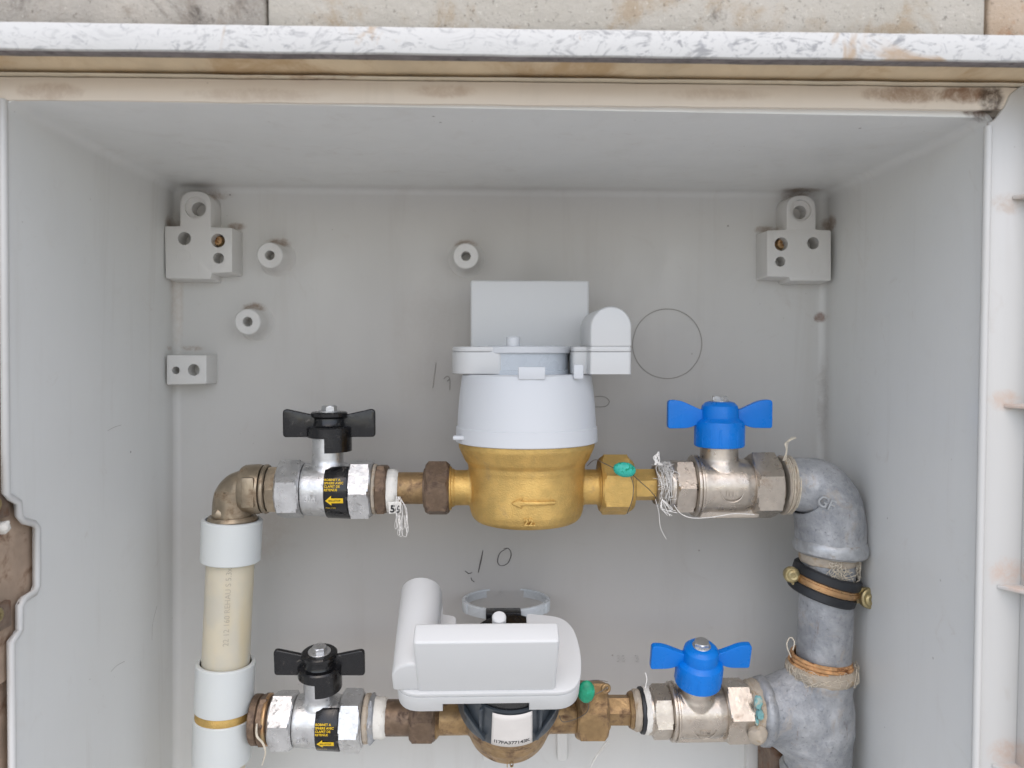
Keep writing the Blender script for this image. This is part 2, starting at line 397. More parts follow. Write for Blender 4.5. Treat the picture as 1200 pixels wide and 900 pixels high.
def m_pex_():
    m = M("cream_pex"); g = m.n("ShaderNodeNewGeometry").outputs["Position"]
    col = m.mix(m.ramp(m.noise(26, 4), .35, .65), lin((208, 198, 174)), lin((196, 190, 174)))
    z = m.n("ShaderNodeSeparateXYZ"); m.l(m.co, z.inputs[0])
    col = m.mix(m.math('MULTIPLY', m.ramp(m.noise(14, 3, stretch=(3, 3, .6)), .45, .65), .5), col, lin((212, 194, 152)))
    m.set(Base_Color=col, Roughness=.38, Subsurface_Weight=.25, Subsurface_Radius=(.006, .004, .003), Subsurface_Scale=1.0); m.bump(m.noise(120, 3), .05); return m.m
m_pex = m_pex_()
def m_glass_():
    m = M("clear_lens"); o = m.t.nodes["Material Output"]; tr = m.n("ShaderNodeBsdfTransparent"); gl = m.n("ShaderNodeBsdfGlossy"); gl.inputs["Roughness"].default_value = .12
    mx = m.n("ShaderNodeMixShader"); mx.inputs[0].default_value = .1; m.l(tr.outputs[0], mx.inputs[1]); m.l(gl.outputs[0], mx.inputs[2]); m.l(mx.outputs[0], o.inputs[0]); return m.m
m_glass = m_glass_()

# ------------------------------------------------------------------ setting: ground, masonry wall
g = G().add([(-60, -60, -1.05), (60, -60, -1.05), (60, 60, -1.05), (-60, 60, -1.05)], [(0, 1, 2, 3)])  # unseen ground sheet, added pale to bounce light into the cabinet
o = put("ground", g, m_ground); o['kind'] = 'structure'

wall = thing("masonry_wall", "weathered limestone block wall above the meter cabinet", "wall", at(600, 20, .36))
def zY(y, Y, x=600): return at(x, y, Y).z
ztop = at(600, 33, .362)
def stone(x0, x1, m, pro):
    a = at(x0, 28, .362).x; b = at(x1, 28, .362).x
    z0 = .1465
    g = box(a, b, .362 - pro, .56, z0, z0 + .14, .0016, 2)
    bm = to_bm(g); bmesh.ops.subdivide_edges(bm, edges=[e for e in bm.edges if e.calc_length() > .02], cuts=12, use_grid_fill=True); bm.verts.index_update(); g = from_bm(bm)
    jitter(g, .0007, 90, x0); return put("stone_block", g, m, wall, 60)
stone(-420, 311.5, m_st[0], .0); stone(315, 1153, m_st[1], .0012); stone(1157.5, 1600, m_st[2], .0004)
# masonry at the left of the opening and the rendered reveal seen through the hinge notch
gL = jitter(extr([(-.34, .383, -.5), (-.2485, .383, -.5), (-.2485, .383, .135), (-.34, .383, .135)], (0, .22, 0)), 0, 1)
bmx = to_bm(gL); bmesh.ops.subdivide_edges(bmx, edges=bmx.edges[:], cuts=14, use_grid_fill=True); bmx.verts.index_update(); gL = from_bm(bmx)
# ------------------------------------------------------------------ cabinet shell
cab = thing("meter_cabinet", "open light grey plastic wall cabinet holding two water meters", "cabinet", (0, .6, -.44))
def ln(a, b, z):  # point on line a-b at height z
    t = (z - a.z) / (b.z - a.z); return a + (b - a) * t
ZB = -.44
TL = at(205, 219, .6); TR = at(968, 226, .6)
BL = ln(TL, at(216, 900, .6), ZB); BR_ = ln(TR, at(955, 640, .6), ZB)
FTL = at(7, 117, .39); FTR = at(1158, 138, .3935)
FBL = ln(FTL, at(16, 900, .392), ZB); FBR = ln(FTR, at(1142, 900, .3935), ZB)
TLz = TL.z
# the left front edge carries a stepped hinge notch
Xl = lambda Y, z: None
def leftpt(px, py):
    # intersection of the view ray with the left side plane
    n = (TL - FTL).cross(FBL - FTL); d = CM @ Vector(((px - 600) / 900, (450 - py) / 900, -1)); return d * (FTL.dot(n) / d.dot(n))
notch = [leftpt(x, y) for x, y in ((10, 578), (14, 582), (24, 588), (25, 604), (30, 610), (42, 613), (46, 618), (46, 686), (43, 694), (30, 702), (26, 710), (26, 738), (22, 744), (16, 752))]
def onplane(p, a, b, c):
    n = (b - a).cross(c - a); p = p.copy(); p.x = a.x - (n.y * (p.y - a.y) + n.z * (p.z - a.z)) / n.x; return p
BL = onplane(BL, TL, FTL, FBL); BR_ = onplane(BR_, TR, FTR, FBR)
fl = [FTL] + notch + [FBL]
verts = [TL, TR, BR_, BL] + fl + [FBR, FTR]
nL = len(fl); iFBR = 4 + nL; iFTR = iFBR + 1; iFTL = 4; iFBL = 4 + nL - 1
faces = [(0, 3, 2, 1), tuple([0] + list(range(4, 4 + nL)) + [3]), (1, 2, iFBR, iFTR), (0, 1, iFTR, iFTL), (3, iFBL, iFBR, 2)]
bm = bmesh.new(); vs = [bm.verts.new(p) for p in verts]
for f in faces: bm.faces.new([vs[i] for i in f])
bm.normal_update()
es = [e for e in bm.edges if len(e.link_faces) == 2]
bmesh.ops.bevel(bm, geom=es, offset=.0055, segments=9, affect='EDGES', profile=.5)
bmesh.ops.triangulate(bm, faces=[f for f in bm.faces if len(f.verts) > 4])
bm.verts.index_update(); shell = from_bm(bm)
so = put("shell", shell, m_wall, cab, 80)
md = so.modifiers.new("thickness", 'SOLIDIFY'); md.thickness = .0035; md.offset = 1.0
c0 = so.data.polygons[0]
# make sure that normals face the inside so that the thickness grows outwards
bmq = bmesh.new(); bmq.from_mesh(so.data); bmq.normal_update()
big = max(bmq.faces, key=lambda f: f.calc_area()); inside = Vector((0, .5, -.1)) - so.parent.location
flip = (inside - big.calc_center_median()).dot(big.normal) < 0
if flip: bmesh.ops.reverse_faces(bmq, faces=bmq.faces)
bmq.to_mesh(so.data); bmq.free(); so.data.set_sharp_from_angle(angle=R(25)); md.offset = -1.0
for pl_ in so.data.polygons: pl_.use_smooth = False
# white moulded bead running along the left front edge
bead = [p + Vector((-.0008, -.0006, 0)) for p in fl]
put("edge_bead", tube(bead, .0019, 8, 1), m_flange, cab, 60)
# right front bead
put("edge_bead", tube([at(1158, 148, .3872), at(1151, 500, .3872), at(1143, 900, .3872), at(1139, 1100, .3872)], .0020, 10, 4), m_flange, cab, 60)

# frame head: strip, its shade-coloured underside, grooves and the beige soffit, each running the full width
def band(name, pts, m, x0=-.34, x1=.34, tilt=0.0, r=.0006):
    """closed profile of (Y, z) extruded along X"""
    g = extr([(x0, Y, z) for Y, z in pts], (x1 - x0, 0, 0), r, 2)
    bm = to_bm(g); bmesh.ops.bisect_plane(bm, geom=bm.verts[:] + bm.edges[:] + bm.faces[:], plane_co=(0, 0, 0), plane_no=(1, 0, 0)); 
    for k in range(-30, 31):
        bmesh.ops.bisect_plane(bm, geom=bm.verts[:] + bm.edges[:] + bm.faces[:], plane_co=(k * .0103 + .002, 0, 0), plane_no=(1, 0, 0))
    bm.verts.index_update(); g = from_bm(bm)
    jitter(g, .00035, 45, r * 1e4)
    return put(name, g, m, cab, 30)
zc = at(600, 122, .39).z - .0009
z1 = at(600, 97, .39).z; z2 = at(600, 92, .386).z; z3 = at(600, 78, .375).z; z4 = at(600, 65, .356).z; z5 = at(600, 34, .356).z
band("soffit", [(.3886, zc), (.3886, z1), (.41, z1), (.41, zc + .003)], m_beige, x1=.32)
band("frame_lip", [(.3845, z1 + .0004), (.3845, z2), (.40, z2 + .001), (.40, z1 + .0004)], m_pale, x1=.32)
band("frame_rebate", [(.3870, z2 + .0013), (.3676, z3 + .004), (.3676, z3 + .009), (.41, z3 + .009), (.41, z2 + .0013)], m_tan, x1=.32)
band("strip_underside", [(.3672, z4 + .0012), (.3578, z4 + .0004), (.3578, z5 - .004), (.3672, z5 - .004)], m_dark)  # underside of the strip, its shade put into the colour
band("front_strip", [(.355, z4), (.355, z5), (.3577, z5), (.3577, z4)], m_strip)

# hinge recess behind the notch
zn0 = notch[0].z; zn1 = notch[-1].z
lf = put("mortar_bed", gL, m_mortar, wall, 60)
rec = extr([(-.2475, .386, zn0 + .012), (-.2475, .45, zn0 + .012), (-.2475, .45, zn1 - .012), (-.2475, .386, zn1 - .012)], (-.0012, 0, 0), 0)
rx = min(p.x for p in notch) - .0045
def notch_box(x, y, dy, dz, name, m):
    p = leftpt(x, y); return box(rx - .006, rx + .0008, p.y - dy, p.y + dy, p.z - dz, p.z + dz, .0006, 2)
rp = [Vector((rx, leftpt(60, 650).y, zn0 + .02)), Vector((rx, .372, zn0 + .02)), Vector((rx, .372, zn1 - .02)), Vector((rx, leftpt(60, 650).y, zn1 - .02))]
put("hinge_backing", extr(rp, (-.006, 0, 0)), m_mortar, cab, 40)
p = leftpt(2, 650)
put("hinge_cover", box(rx + .0002, rx + .0014, .374, p.y + .0025, leftpt(5, 688).z, leftpt(5, 627).z, .0004), m_wall, cab)
for yy in (592, 722):
    h = put("hinge_bracket", box(rx - .002, rx + .0026, .372, leftpt(19, yy).y, leftpt(10, yy + 16).z, leftpt(10, yy - 15).z, .0008), m_rustp, cab)
    p = leftpt(3, yy - 1); p.x = rx + .0024
    put("screw", lathe(p, (1, 0, 0), [(-.001, .0038), (.0009, .0036), (.0016, .0026), (.0014, .0012), (.0006, .001), (.0004, 0)], 24), m_yzinc, h)
put("mortar_dab", jitter(lathe(leftpt(13, 618) + Vector((-.003, 0, 0)), (1, 0, 0), [(-.002, .003), (.001, .003), (.002, .0015), (.0024, 0)], 16), .0016, 300), m_tapew, cab)

# moulded mounting pads on the back panel
def hole(x, y, Y, rpx, depth): c = at(x, y, Y); return lathe(c + Vector((0, -.004, 0)), (0, 1, 0), [(0, rpx * Y / 900), (depth + .004, rpx * Y / 900)], 28)
def pad(name, pts, rads, Yf, holes, big=None):
    poly = rpoly(pts, rads, 8)
    F = [at(x, y, Yf) for x, y in poly]; c = sum(F, Vector()) / len(F)
    B = [c + (p - c) * 1.05 for p in F]; B = [Vector((p.x, .6035, p.z)) for p in B]
    n = len(F); g = G().add(F + B, [tuple(range(n))[::-1], tuple(range(n, 2 * n))] + [(i, (i + 1) % n, n + (i + 1) % n, n + i) for i in range(n)])
    g = bevel(g, .0009, 2, 50)
    return put(name, cut(g, [hole(x, y, Yf, r, d) for x, y, r, d in holes]), m_boss, cab, 35)
YF = .579
b1 = pad("mounting_pad", [(193, 265), (211, 265), (211, 224), (247, 224), (247, 266), (272, 267), (272, 319), (248, 320), (247, 327), (194, 326)], [2, 1.5, 22, 22, 1.5, 2, 2, 1, 2, 2], YF,
         [(229, 243, 12.5, .003), (231, 244, 8, .014), (216, 279.5, 7.5, .016), (255.5, 282, 8, .012), (256, 302.5, 6.3, .014)])
b2 = pad("mounting_pad", [(899, 270), (922, 269), (922, 229), (956, 229), (956, 269), (974, 270), (974, 329), (926, 329), (925, 325), (899, 324)], [2, 1.5, 22, 22, 1.5, 2, 2, 1, 1, 2], YF,
         [(938.5, 246.5, 12.5, .003), (939, 248, 8, .014), (915.5, 286, 8, .012), (953, 285, 7.2, .016), (914.5, 306.5, 6, .014)])
pad("mounting_pad", [(195, 416), (242, 416), (242, 450), (195, 451)], 2.5, YF, [(206, 434, 4.6, .012), (227, 433.5, 6.8, .014)])
for b, x, y in ((b1, 255.5, 282), (b2, 915.5, 286)):
    c = at(x, y, .5885)
    s = put("screw", lathe(c, (0, 1, 0), [(0, .0002), (0, .0012), (-.0016, .0018), (-.0016, .0034), (0, .0042), (.003, .0042)], 24, cap=False), m_gold, b)
for b, x, y in ((b1, 216, 301), (b2, 953, 308)):
    put("mould_mark", ring(at(x, y, YF - .0001), (0, 1, 0), .0052, .0002, .5, 32), m_boss, b)
    put("mould_mark", ring(at(x, y, YF - .0001), (0, 1, 0), .0026, .0002, .5, 24), m_boss, b)
for bx, by in ((316, 299), (546, 300), (290, 377)):
    c = at(bx, by, YF)
    s = (bx - 572) / 400
    r0 = .0032
    put("round_boss", lathe(c, (0, 1, 0), [(.014, 0), (.014, r0), (.0005, r0 + .0003), (0, r0 + .0008), (0, .0088), (.0007, .0096), (.016, .0108), (.0195, .0128), (.0225, .0155)], 40, cap=False), m_boss, cab, 30)
# mould marks and pencil marks on the back panel
YW = .5996
put("circle_outline", ring(at(782, 403, YW), (0, 1, 0), 41 * .6 / 900, .0003, .5, 80, jit=.012), m_mark, cab)
put("mould_mark", tube([at(x, y, YW) for x, y in ((697, 465), (708, 465), (714, 470), (710, 476), (697, 477))], .00025, 6, 6), m_mark, cab)
def pen(pts, w=.00028, m=m_pencil): return tube([at(x, y, YW) for x, y in pts], w, 6, 5)
put("pencil_digit", pen(((566, 645), (563.5, 657), (560.5, 671)), [.0002, .0005, .0003]), m_pencil, cab)
put("pencil_digit", pen(((594, 643), (586, 648), (583, 658), (587, 663), (595, 660), (599, 650), (596, 643), (590, 643)), [.00018, .0003, .0004, .0002, .00028, .00035, .0003, .00015]), m_pencil, cab)
put("pencil_digit", pen(((511, 425), (509, 440), (507, 455))), m_mark, cab)
put("pencil_digit", pen(((520, 444), (524, 441), (527, 444), (524, 447), (527, 445), (527, 457))), m_mark, cab)
put("scratch", pen(((545, 669), (549, 672), (553, 671))), m_pencil, cab)
put("scratch", pen(((552, 677), (553, 680), (556, 682))), m_pencil, cab)
put("embossed_marking", text("38   B", .0078, .00012, 'LEFT').xf(Matrix.Translation(at(722, 773, YW)) @ Matrix.Rotation(R(90), 4, 'X')), m_wall, cab)
put("raised_rib", extr([at(x, y, .5965) for x, y in [tuple(q) for q in rpoly([(653, 800), (665, 800), (665, 892), (653, 892)], 5)]], (0, .006, 0), .0006), m_boss, cab)
put("raised_rib", extr([at(x, y, .5975) for x, y in [tuple(q) for q in rpoly([(566, 862), (600, 862), (600, 892), (566, 892)], 2)]], (0, .005, 0), .0006), m_boss, cab)
put("raised_rib", extr([at(x, y, .592) for x, y in ((876, 868), (893, 868), (893, 960), (876, 960))], (0, .012, 0), .0006), m_boss, cab)
# scratches on the left side wall
for pts in (((126, 505), (133, 501), (142, 498)), ((130, 787), (137, 780), (146, 775)), ((184, 710), (179, 730), (178, 750))):
    put("scratch", tube([leftpt(x, y) + Vector((-.0001, 0, 0)) for x, y in pts], .00025, 5, 4), m_mark2, cab)

# right front flange of the cabinet with its cross ribs
pts = [(1159, 143), (1166, 140), (1178, 124), (1184, 110), (1203, 96), (1330, 90), (1330, 1010), (1144, 1010)]
fp = [at(x, y, .3875) for x, y in pts]
put("front_flange", extr(fp, (0, .0028, 0), .001), m_flange, cab)
put("flange_upstand", box(at(1196, 500, .39).x, at(1196, 500, .39).x + .003, .372, .3874, -.3, at(1196, 120, .385).z, .001), m_flange, cab)
for x, y in ((1186, 229), (1176, 473), (1168, 685), (1162, 895)):
    a = at(x, y, .3872)
    g = extr([a, a + Vector((.012, -.016, 0)), a + Vector((.06, -.016, 0)), a + Vector((.06, .002, 0)), a + Vector((.003, .001, 0))], (0, 0, -.0022), .0006)
    put("flange_rib", g, m_flange, cab)
g = box(.31, .36, .42, .60, -.5, .13, .001); put("mortar_bed", g, m_mortar, wall)

# ------------------------------------------------------------------ pipe-run helpers (runs lie in the plane 0.53 m away)
def run(x0, x1, y, rpx, ch=.0006, seg=48, y1=None):
    a = at(x0, y); b = at(x1, y if y1 is None else y1); return cyl(a, b - a, (b - a).length, rpx * PX, ch, seg)
def hrun(x0, x1, y, rpx, phase=0, ch=.0018):
    a = at(x0, y); b = at(x1, y); return hexnut(a, b - a, (b - a).length, rpx * PX, phase, ch)
def prof(x0, y, pr, y1=None, d=(1, 0, 0), seg=48):
    """pr = [(px offset, px radius)] along the run"""
    return lathe(at(x0, y), d, [(t * PX, r * PX) for t, r in pr], seg)
def emboss(body, size, o, right, up, depth=.0003, bold=0.0):
    right = Vector(right).normalized(); up = Vector(up).normalized(); nn = right.cross(up)
    g = text(body, size, depth, bold=bold)
    Mx = Matrix((right, up, nn)).transposed().to_4x4(); Mx.translation = Vector(o); return g.xf(Mx)
def wrap_x(g, r, ang0=0, x0=0):
    """flat XY art wrapped on a cylinder round the X axis; +Y runs up the side facing the camera"""
    def fn(p):
        a = p.y / r + R(ang0); rr = r + p.z; return (p.x + x0, -rr * math.cos(a), rr * math.sin(a))
    return g.mapv(fn)
def wrap_z(g, r, z0=0, x0=0):
    def fn(p):
        a = (p.x + x0) / r; rr = r + p.z; return (rr * math.sin(a), -rr * math.cos(a), p.y + z0)
    return g.mapv(fn)
def grid(w, h, nx=8, ny=8):
    v = [(-w / 2 + w * i / nx, -h / 2 + h * j / ny, 0) for j in range(ny + 1) for i in range(nx + 1)]
    f = [(j * (nx + 1) + i, j * (nx + 1) + i + 1, (j + 1) * (nx + 1) + i + 1, (j + 1) * (nx + 1) + i) for j in range(ny) for i in range(nx)]
    return G().add(v, f)
X = (1, 0, 0); Zd = (0, 0, 1)

# ------------------------------------------------------------------ black-handled ball valves
def mm(prof_): return [(t * MM, r * MM) for t, r in prof_]
def black_valve(loc, label):
    t = thing("ball_valve", label, "valve", loc, group="black butterfly ball valves")
    O = Vector((0, 0, 0))
    body = lathe((-.0155, 0, 0), X, mm([(0, 16), (.6, 17.6), (3, 18.0), (15, 18.6), (27, 18), (31, 17.4), (32, 16)]), 56)
    body.join(lathe((.001, 0, .010), Zd, mm([(0, 14), (5, 12.6), (8, 11), (10, 10.6), (26, 10.4), (27, 9.6)]), 40))
    put("body", remesh(body, .0006, 5), m_chrome, t, 60, True)
    put("hex_end", hexnut((-.032, 0, 0), X, .0165, .0182, 22), m_chrome, t, 20, True)
    put("hex_end", hexnut((.0165, 0, 0), X, .0155, .0186, 0), m_chrome, t, 20, True)
    for i, x in enumerate((-.032, .032)):
        put("end_face", lathe((x, 0, 0), X if x > 0 else (-1, 0, 0), mm([(0, 16), (.8, 15.5), (.8, 12.5), (-.5, 12.5)]), 40, cap=False), m_chrome, t, 30, True)
    # printed sleeve
    sl = lathe((.0015, 0, 0), X, mm([(0, 19.1), (0, 19.5), (.3, 19.7), (15, 20.4), (15.6, 20.0), (15.6, 18.8)]), 64, a0=-152, a1=58, cap=False)
    s = put("printed_sleeve", sl, m_black, t, 40, True)
    sm = s.modifiers.new("thick", 'SOLIDIFY'); sm.thickness = .0004
    def art(body_, size, x, y, m, name, bold=0):
        g = text(body_, size, 0, bold=bold, align='LEFT'); g.mapv(lambda p: (p.x + x, p.y, .0))
        put(name, g.mapv(lambda p: ((p.x), -(.0206) * math.cos((p.y + y) / .02), .0206 * math.sin((p.y + y) / .02))), m, s, 30, True)
    for i, l in enumerate(("ROBINET A", "SPHERE AVEC", "CLAPET DE", "RETENUE")):
        art(l, .0021, .0022, .0093 - i * .0022, m_yellow, "lettering", .00004)
    ar = G().add([(-.0062, 0, 0), (-.0022, .0034, 0), (-.0022, .0017, 0), (.0056, .0017, 0), (.0056, -.0017, 0), (-.0022, -.0017, 0), (-.0022, -.0034, 0)], [tuple(range(7))])
    bm_ = to_bm(ar); bmesh.ops.triangulate(bm_, faces=bm_.faces[:]); bmesh.ops.subdivide_edges(bm_, edges=bm_.edges[:], cuts=2, use_grid_fill=True); bm_.verts.index_update(); ar = from_bm(bm_)
    put("arrow", ar.mapv(lambda p: (p.x + .0092, -.0205 * math.cos((p.y - .0044) / .02), .0205 * math.sin((p.y - .0044) / .02))), m_yellow, s, 30, True)
    art("BALLSTOP", .0017, .0052, -.0044, m_black_print, "lettering", .00003)
    art("Made in Italy", .0013, .0030, -.0096, m_yellow, "lettering")
    # embossed size mark
    put("embossed_mark", emboss("3/4", .0062, (-.0075, -.0183, -.0035), X, Zd, .0005, .0001), m_chrome, t, 30, True)
    # handle
    h = lathe((.0022, 0, .034), Zd, mm([(2, 14.4), (2.5, 15.2), (8.6, 15.2), (9.6, 14.2), (10.2, 11.4), (12, 10.4), (15, 10.2), (16.4, 12.2), (18.6, 12.4), (19.4, 11.4), (19.6, 6)]), 48)
    h.join(lathe((.0022, 0, .0265), Zd, mm([(0, 14.0), (0, 15.1), (10, 15.1), (10, 14.0)]), 20, a0=-100, a1=2, cap=False))
    h.join(lathe((.0022, 0, .0265), Zd, mm([(0, 14.0), (.0, 14.05), (10, 14.05), (10, 14.0)]), 20, a0=-100, a1=2, cap=False))
    hub = put("handle", h, m_black, t, 30, True)
    for s_ in (-1, 1):
        poly = rpoly([(s_ * 9, 37), (s_ * 9, 51), (s_ * 18, 53), (s_ * 31.5, 56), (s_ * 31.5, 36), (s_ * 13, 36)], [1, 1, 6, 4, 2.5, 2], 6)
        F = [(.0022 + x * MM, -.0019, z * MM) for x, z in poly]
        bm = to_bm(extr(F, (0, .0038, 0), .0011, 3)); bm.verts.index_update(); put("wing", from_bm(bm), m_black, hub, 40, True)
    put("bolt", hexnut((.0022, 0, .0535), Zd, .0042, .0046, 12, .0008), m_chrome, hub, 20, True)
    put("washer", cyl((.0022, 0, .0532), Zd, .0010, .0078, .0002, 32), m_chrome, hub, 30, True)
    return t
bv1 = black_valve(at(383, 573), "black butterfly handle valve left of the upper meter")
bv2 = copy_tree(bv1); bv2.scale = (.98,) * 3; bv2.location = at(373, 844, .53); bv2.rotation_euler = (R(9), R(1.0), 0)
bv2['label'] = "black butterfly handle valve left of the lower meter"

# ------------------------------------------------------------------ blue-handled ball valves
def blue_valve(loc, label):
    t = thing("ball_valve", label, "valve", loc, group="blue butterfly ball valves")
    body = lathe((-.021, 0, 0), X, mm([(0, 16), (1, 18.5), (3, 19.6), (8, 19.2), (24, 19.4), (32, 19.0), (38, 17.8), (42, 16.5)]), 56)
    body.join(lathe((-.0040, 0, .010), Zd, mm([(0, 16), (6, 14.6), (9, 13.2), (13, 13), (21, 13), (22, 12)]), 40))
    body.join(box(-.020, .022, -.010, .010, -.0212, -.014, .001))
    put("body", remesh(body, .0006, 5), m_nickel, t, 60, True)
    put("flange_ring", lathe((-.0235, 0, 0), X, mm([(0, 17), (0, 20.4), (.6, 21.4), (1.8, 21.4), (2.2, 20.6), (2.6, 20.6), (3, 21.6), (4.2, 21.6), (4.8, 20.5), (4.8, 18)]), 64, cap=False), m_nickel, t, 30, True)
    put("hex_end", hexnut((-.0375, 0, 0), X, .0145, .0172, 4), m_nickel, t, 20, True)
    put("hex_end", hexnut((.0165, 0, 0), X, .0195, .0205, 24), m_nickel, t, 20, True)
    put("end_collar", lathe((-.041, 0, 0), X, mm([(0, 13), (0, 15.5), (.7, 16.4), (4, 16.4)]), 48, cap=False), m_nickel, t, 30, True)
    # cast logo: an arc over three letters
    g = ring((-.0005, -.0194, -.001), (0, 1, 0), .0078, .0004, .8, 40)
    put("embossed_logo", ring((0, 0, 0), (0, 1, 0), .0078, .00045, .8, 36, 0, 180).xf(Matrix.Translation((-.0005, -.0191, -.0005)) @ Matrix.Rotation(R(-90), 4, 'Y')), m_nickel, t, 30, True)
    put("embossed_logo", emboss("ITM", .0052, (-.0005, -.0189, -.0022), X, Zd, .0009, .0001), m_nickel, t, 30, True)
    h = lathe((-.0040, 0, .0275), Zd, mm([(0, 15.8), (.5, 16.9), (14.5, 17.2), (17.5, 16.2), (19.0, 14.0), (20.2, 12.9), (25.5, 12.9), (28.5, 12.2), (30.8, 10.0), (31.6, 7.5), (31.6, 5)]), 64)
    hub = put("handle", h, m_blue, t, 30, True)
    for k in range(16):
        a = R(22.5 * k + 8); g = box(-.0009, .0009, -.0003, .0003, 0, .0125, .0002, 1)
        g.xf(Matrix.Translation((-.0040 + .0169 * math.sin(a), -.0169 * math.cos(a), .0285)) @ Matrix.Rotation(a, 4, 'Z'))
        put("grip_rib", g, m_blue, hub, 30, True)
    for s_ in (-1, 1):
        poly = rpoly([(s_ * 10, 42), (s_ * 10, 53), (s_ * 14, 53.6), (s_ * 28, 60), (s_ * 36.6, 60.4), (s_ * 36.6, 40.4), (s_ * 22, 40.6), (s_ * 15, 43.5)], [1, 1, 4, 8, 3, 2, 5, 3], 6)
        F = [(-.0040 + x * MM, -.0022, z * MM) for x, z in poly]
        bm = to_bm(extr(F, (0, .0050, 0), .0016, 4)); bm.verts.index_update(); g = from_bm(bm)
        put("wing", g, m_blue, hub, 40, True)
    put("bolt", hexnut((-.0040, 0, .0590), Zd, .0040, .0050, 12, .0008), m_chrome, hub, 20, True)
    put("washer", cyl((-.0040, 0, .0588), Zd, .0008, .0066, .0002, 32), m_chrome, hub, 30, True)
    return t
uv1 = blue_valve(at(849, 569), "blue butterfly handle valve right of the upper meter")
uv2 = copy_tree(uv1); uv2.scale = (.94,) * 3; uv2.location = at(820, 833, .53); uv2.rotation_euler = (R(17), 0, 0)
uv2['label'] = "blue butterfly handle valve right of the lower meter"

# ------------------------------------------------------------------ radio transmitters
def radio(loc, rot, label):
    t = thing("radio_transmitter", label, "transmitter", loc, rot)
    P = rpoly([(-56, 0), (58, 0), (62, 30), (56, 56), (27, 60), (27, 28), (-20, 28), (-20, 58), (-29, 60), (-30, 70), (-57, 70)], [15, 20, 22, 22, 3, 4, 3, 3, 1, 2, 3], 8)
    def pr(P, z0, z1, r): return extr([(x * MM, (y - 31) * MM, z0 * MM) for x, y in P], (0, 0, (z1 - z0) * MM), r * MM, 2)
    def full(z0, z1, sh): return extr([(x * MM * sh, (y - 31) * MM, z0 * MM) for x, y in P], (0, 0, (z1 - z0) * MM))
    bs = cut(full(0, 14.3, 1), [box(-.027, .027, -.034, .001, -.001, .0075)])
    put("base", bevel(bs, .0005, 2, 50), m_white2, t, 30, True)
    put("base_cover", pr(P, 14.45, 18, 1.2), m_white2, t, 30, True)
    # antenna box
    g = extr([(x * MM, (y - 31) * MM, 17 * MM) for x, y in rpoly([(-42, 2), (43, 2), (43, 16), (-42, 16)], 2.5, 5)], (0, 0, .0485), 0)
    g = bevel(g, .0016, 3, 60); put("antenna_box", g, m_white2, t, 30, True)
    # battery tube: arched section
    sec = [(-57, 17.6)] + [(-43.5 + 13.4 * math.cos(R(a)), 30.5 + 13.4 * math.sin(R(a))) for a in range(180, -1, -9)] + [(-30.1, 17.6)]
    g = extr([(x * MM, (3 - 31) * MM, z * MM) for x, z in sec], (0, .067, 0)); g = bevel(g, .0018, 3, 60)
    put("battery_tube", g, m_white2, t, 30, True)
    put("embossed_mark", text("1", .0045, .0001).xf(Matrix.Translation((.046, -.003, .01805))), m_grey_print, t, 30, True)
    return t
# ------------------------------------------------------------------ upper water meter
mu = thing("water_meter", "upper brass water meter with tall white shroud and cast flow arrow", "meter", at(617, 571))
cup = lathe((0, 0, 0), Zd, mm([(-23, 0), (-23, 31), (-22, 35), (-19.5, 37.6), (-15, 39.2), (-8, 39.6), (12, 39.8), (14, 40.4), (17, 40.6), (20, 43), (29, 47), (33, 47), (33, 0)]), 72)
cup.join(cyl((-.053, 0, 0), X, .107, .0122)); cup.join(lathe((-.053, 0, 0), X, mm([(0, 12), (0, 13.4), (2.5, 13.4), (3, 12)]))); cup.join(lathe((.050, 0, 0), X, mm([(0, 12), (0, 14.0), (2.5, 14.0), (3, 12)])))
put("brass_body", remesh(cup, .0008, 5), m_brass, mu, 60, True)
arrow = G()
def flatarrow(g):
    bm_ = to_bm(g); bmesh.ops.triangulate(bm_, faces=bm_.faces[:]); bmesh.ops.subdivide_edges(bm_, edges=bm_.edges[:], cuts=1, use_grid_fill=True); bm_.verts.index_update(); return from_bm(bm_)
a1 = extr([(x * MM, y * MM, -.0003) for x, y in ((-15, 0), (-7.5, 3.6), (-8.5, 1.3), (14, 1.3), (14, -1.3), (-8.5, -1.3), (-7.5, -3.6))], (0, 0, .0028), .0006, 1)
put("cast_arrow", wrap_z(flatarrow(a1), .0396, -.0035, .003), m_brass, mu, 40, True)
put("cast_number", wrap_z(text("22.", .0062, .0018, bold=.0001), .0388, -.0160), m_brass, mu, 40, True)
sh = lathe((0, 0, 0), Zd, mm([(33, 44), (32.4, 48.0), (33, 49.0), (42.6, 48.6), (43.4, 47.9), (55, 47.2), (68, 45.9), (78, 44.6), (79, 43.6), (79, 0)]), 96)
put("shroud", sh, m_white, mu, 30, True)
put("shroud_tab", box(.0 - .0085, .0085, -.0462, -.0435, .0765, .0845, .0006).xf(Matrix.Translation((0.001, 0, 0))), m_white, mu, 30, True)
put("shroud_tab", box(.0285, .0350, -.0370, -.0345, .0765, .0860, .0010), m_white, mu, 30, True)
put("shroud_latch", box(-.0500, -.0420, -.0235, -.0185, .0355, .0385, .001, 3), m_white, mu, 30, True)
lidz = .0815
put("lid", lathe((-.004, .006, lidz), Zd, mm([(-2.5, 34), (0, 34), (.3, 33.2), (10, 33.2), (12.5, 34.2), (15.2, 34.2), (16, 33), (16.6, 28), (16.6, 0)]), 72), m_lid, mu, 30, True)
put("lid_hinge", lathe((-.010, -.022, lidz + .0155), Zd, mm([(0, 4.6), (6.4, 4.6), (7.2, 3.9), (7.4, 0)]), 28), m_white, mu, 30, True)
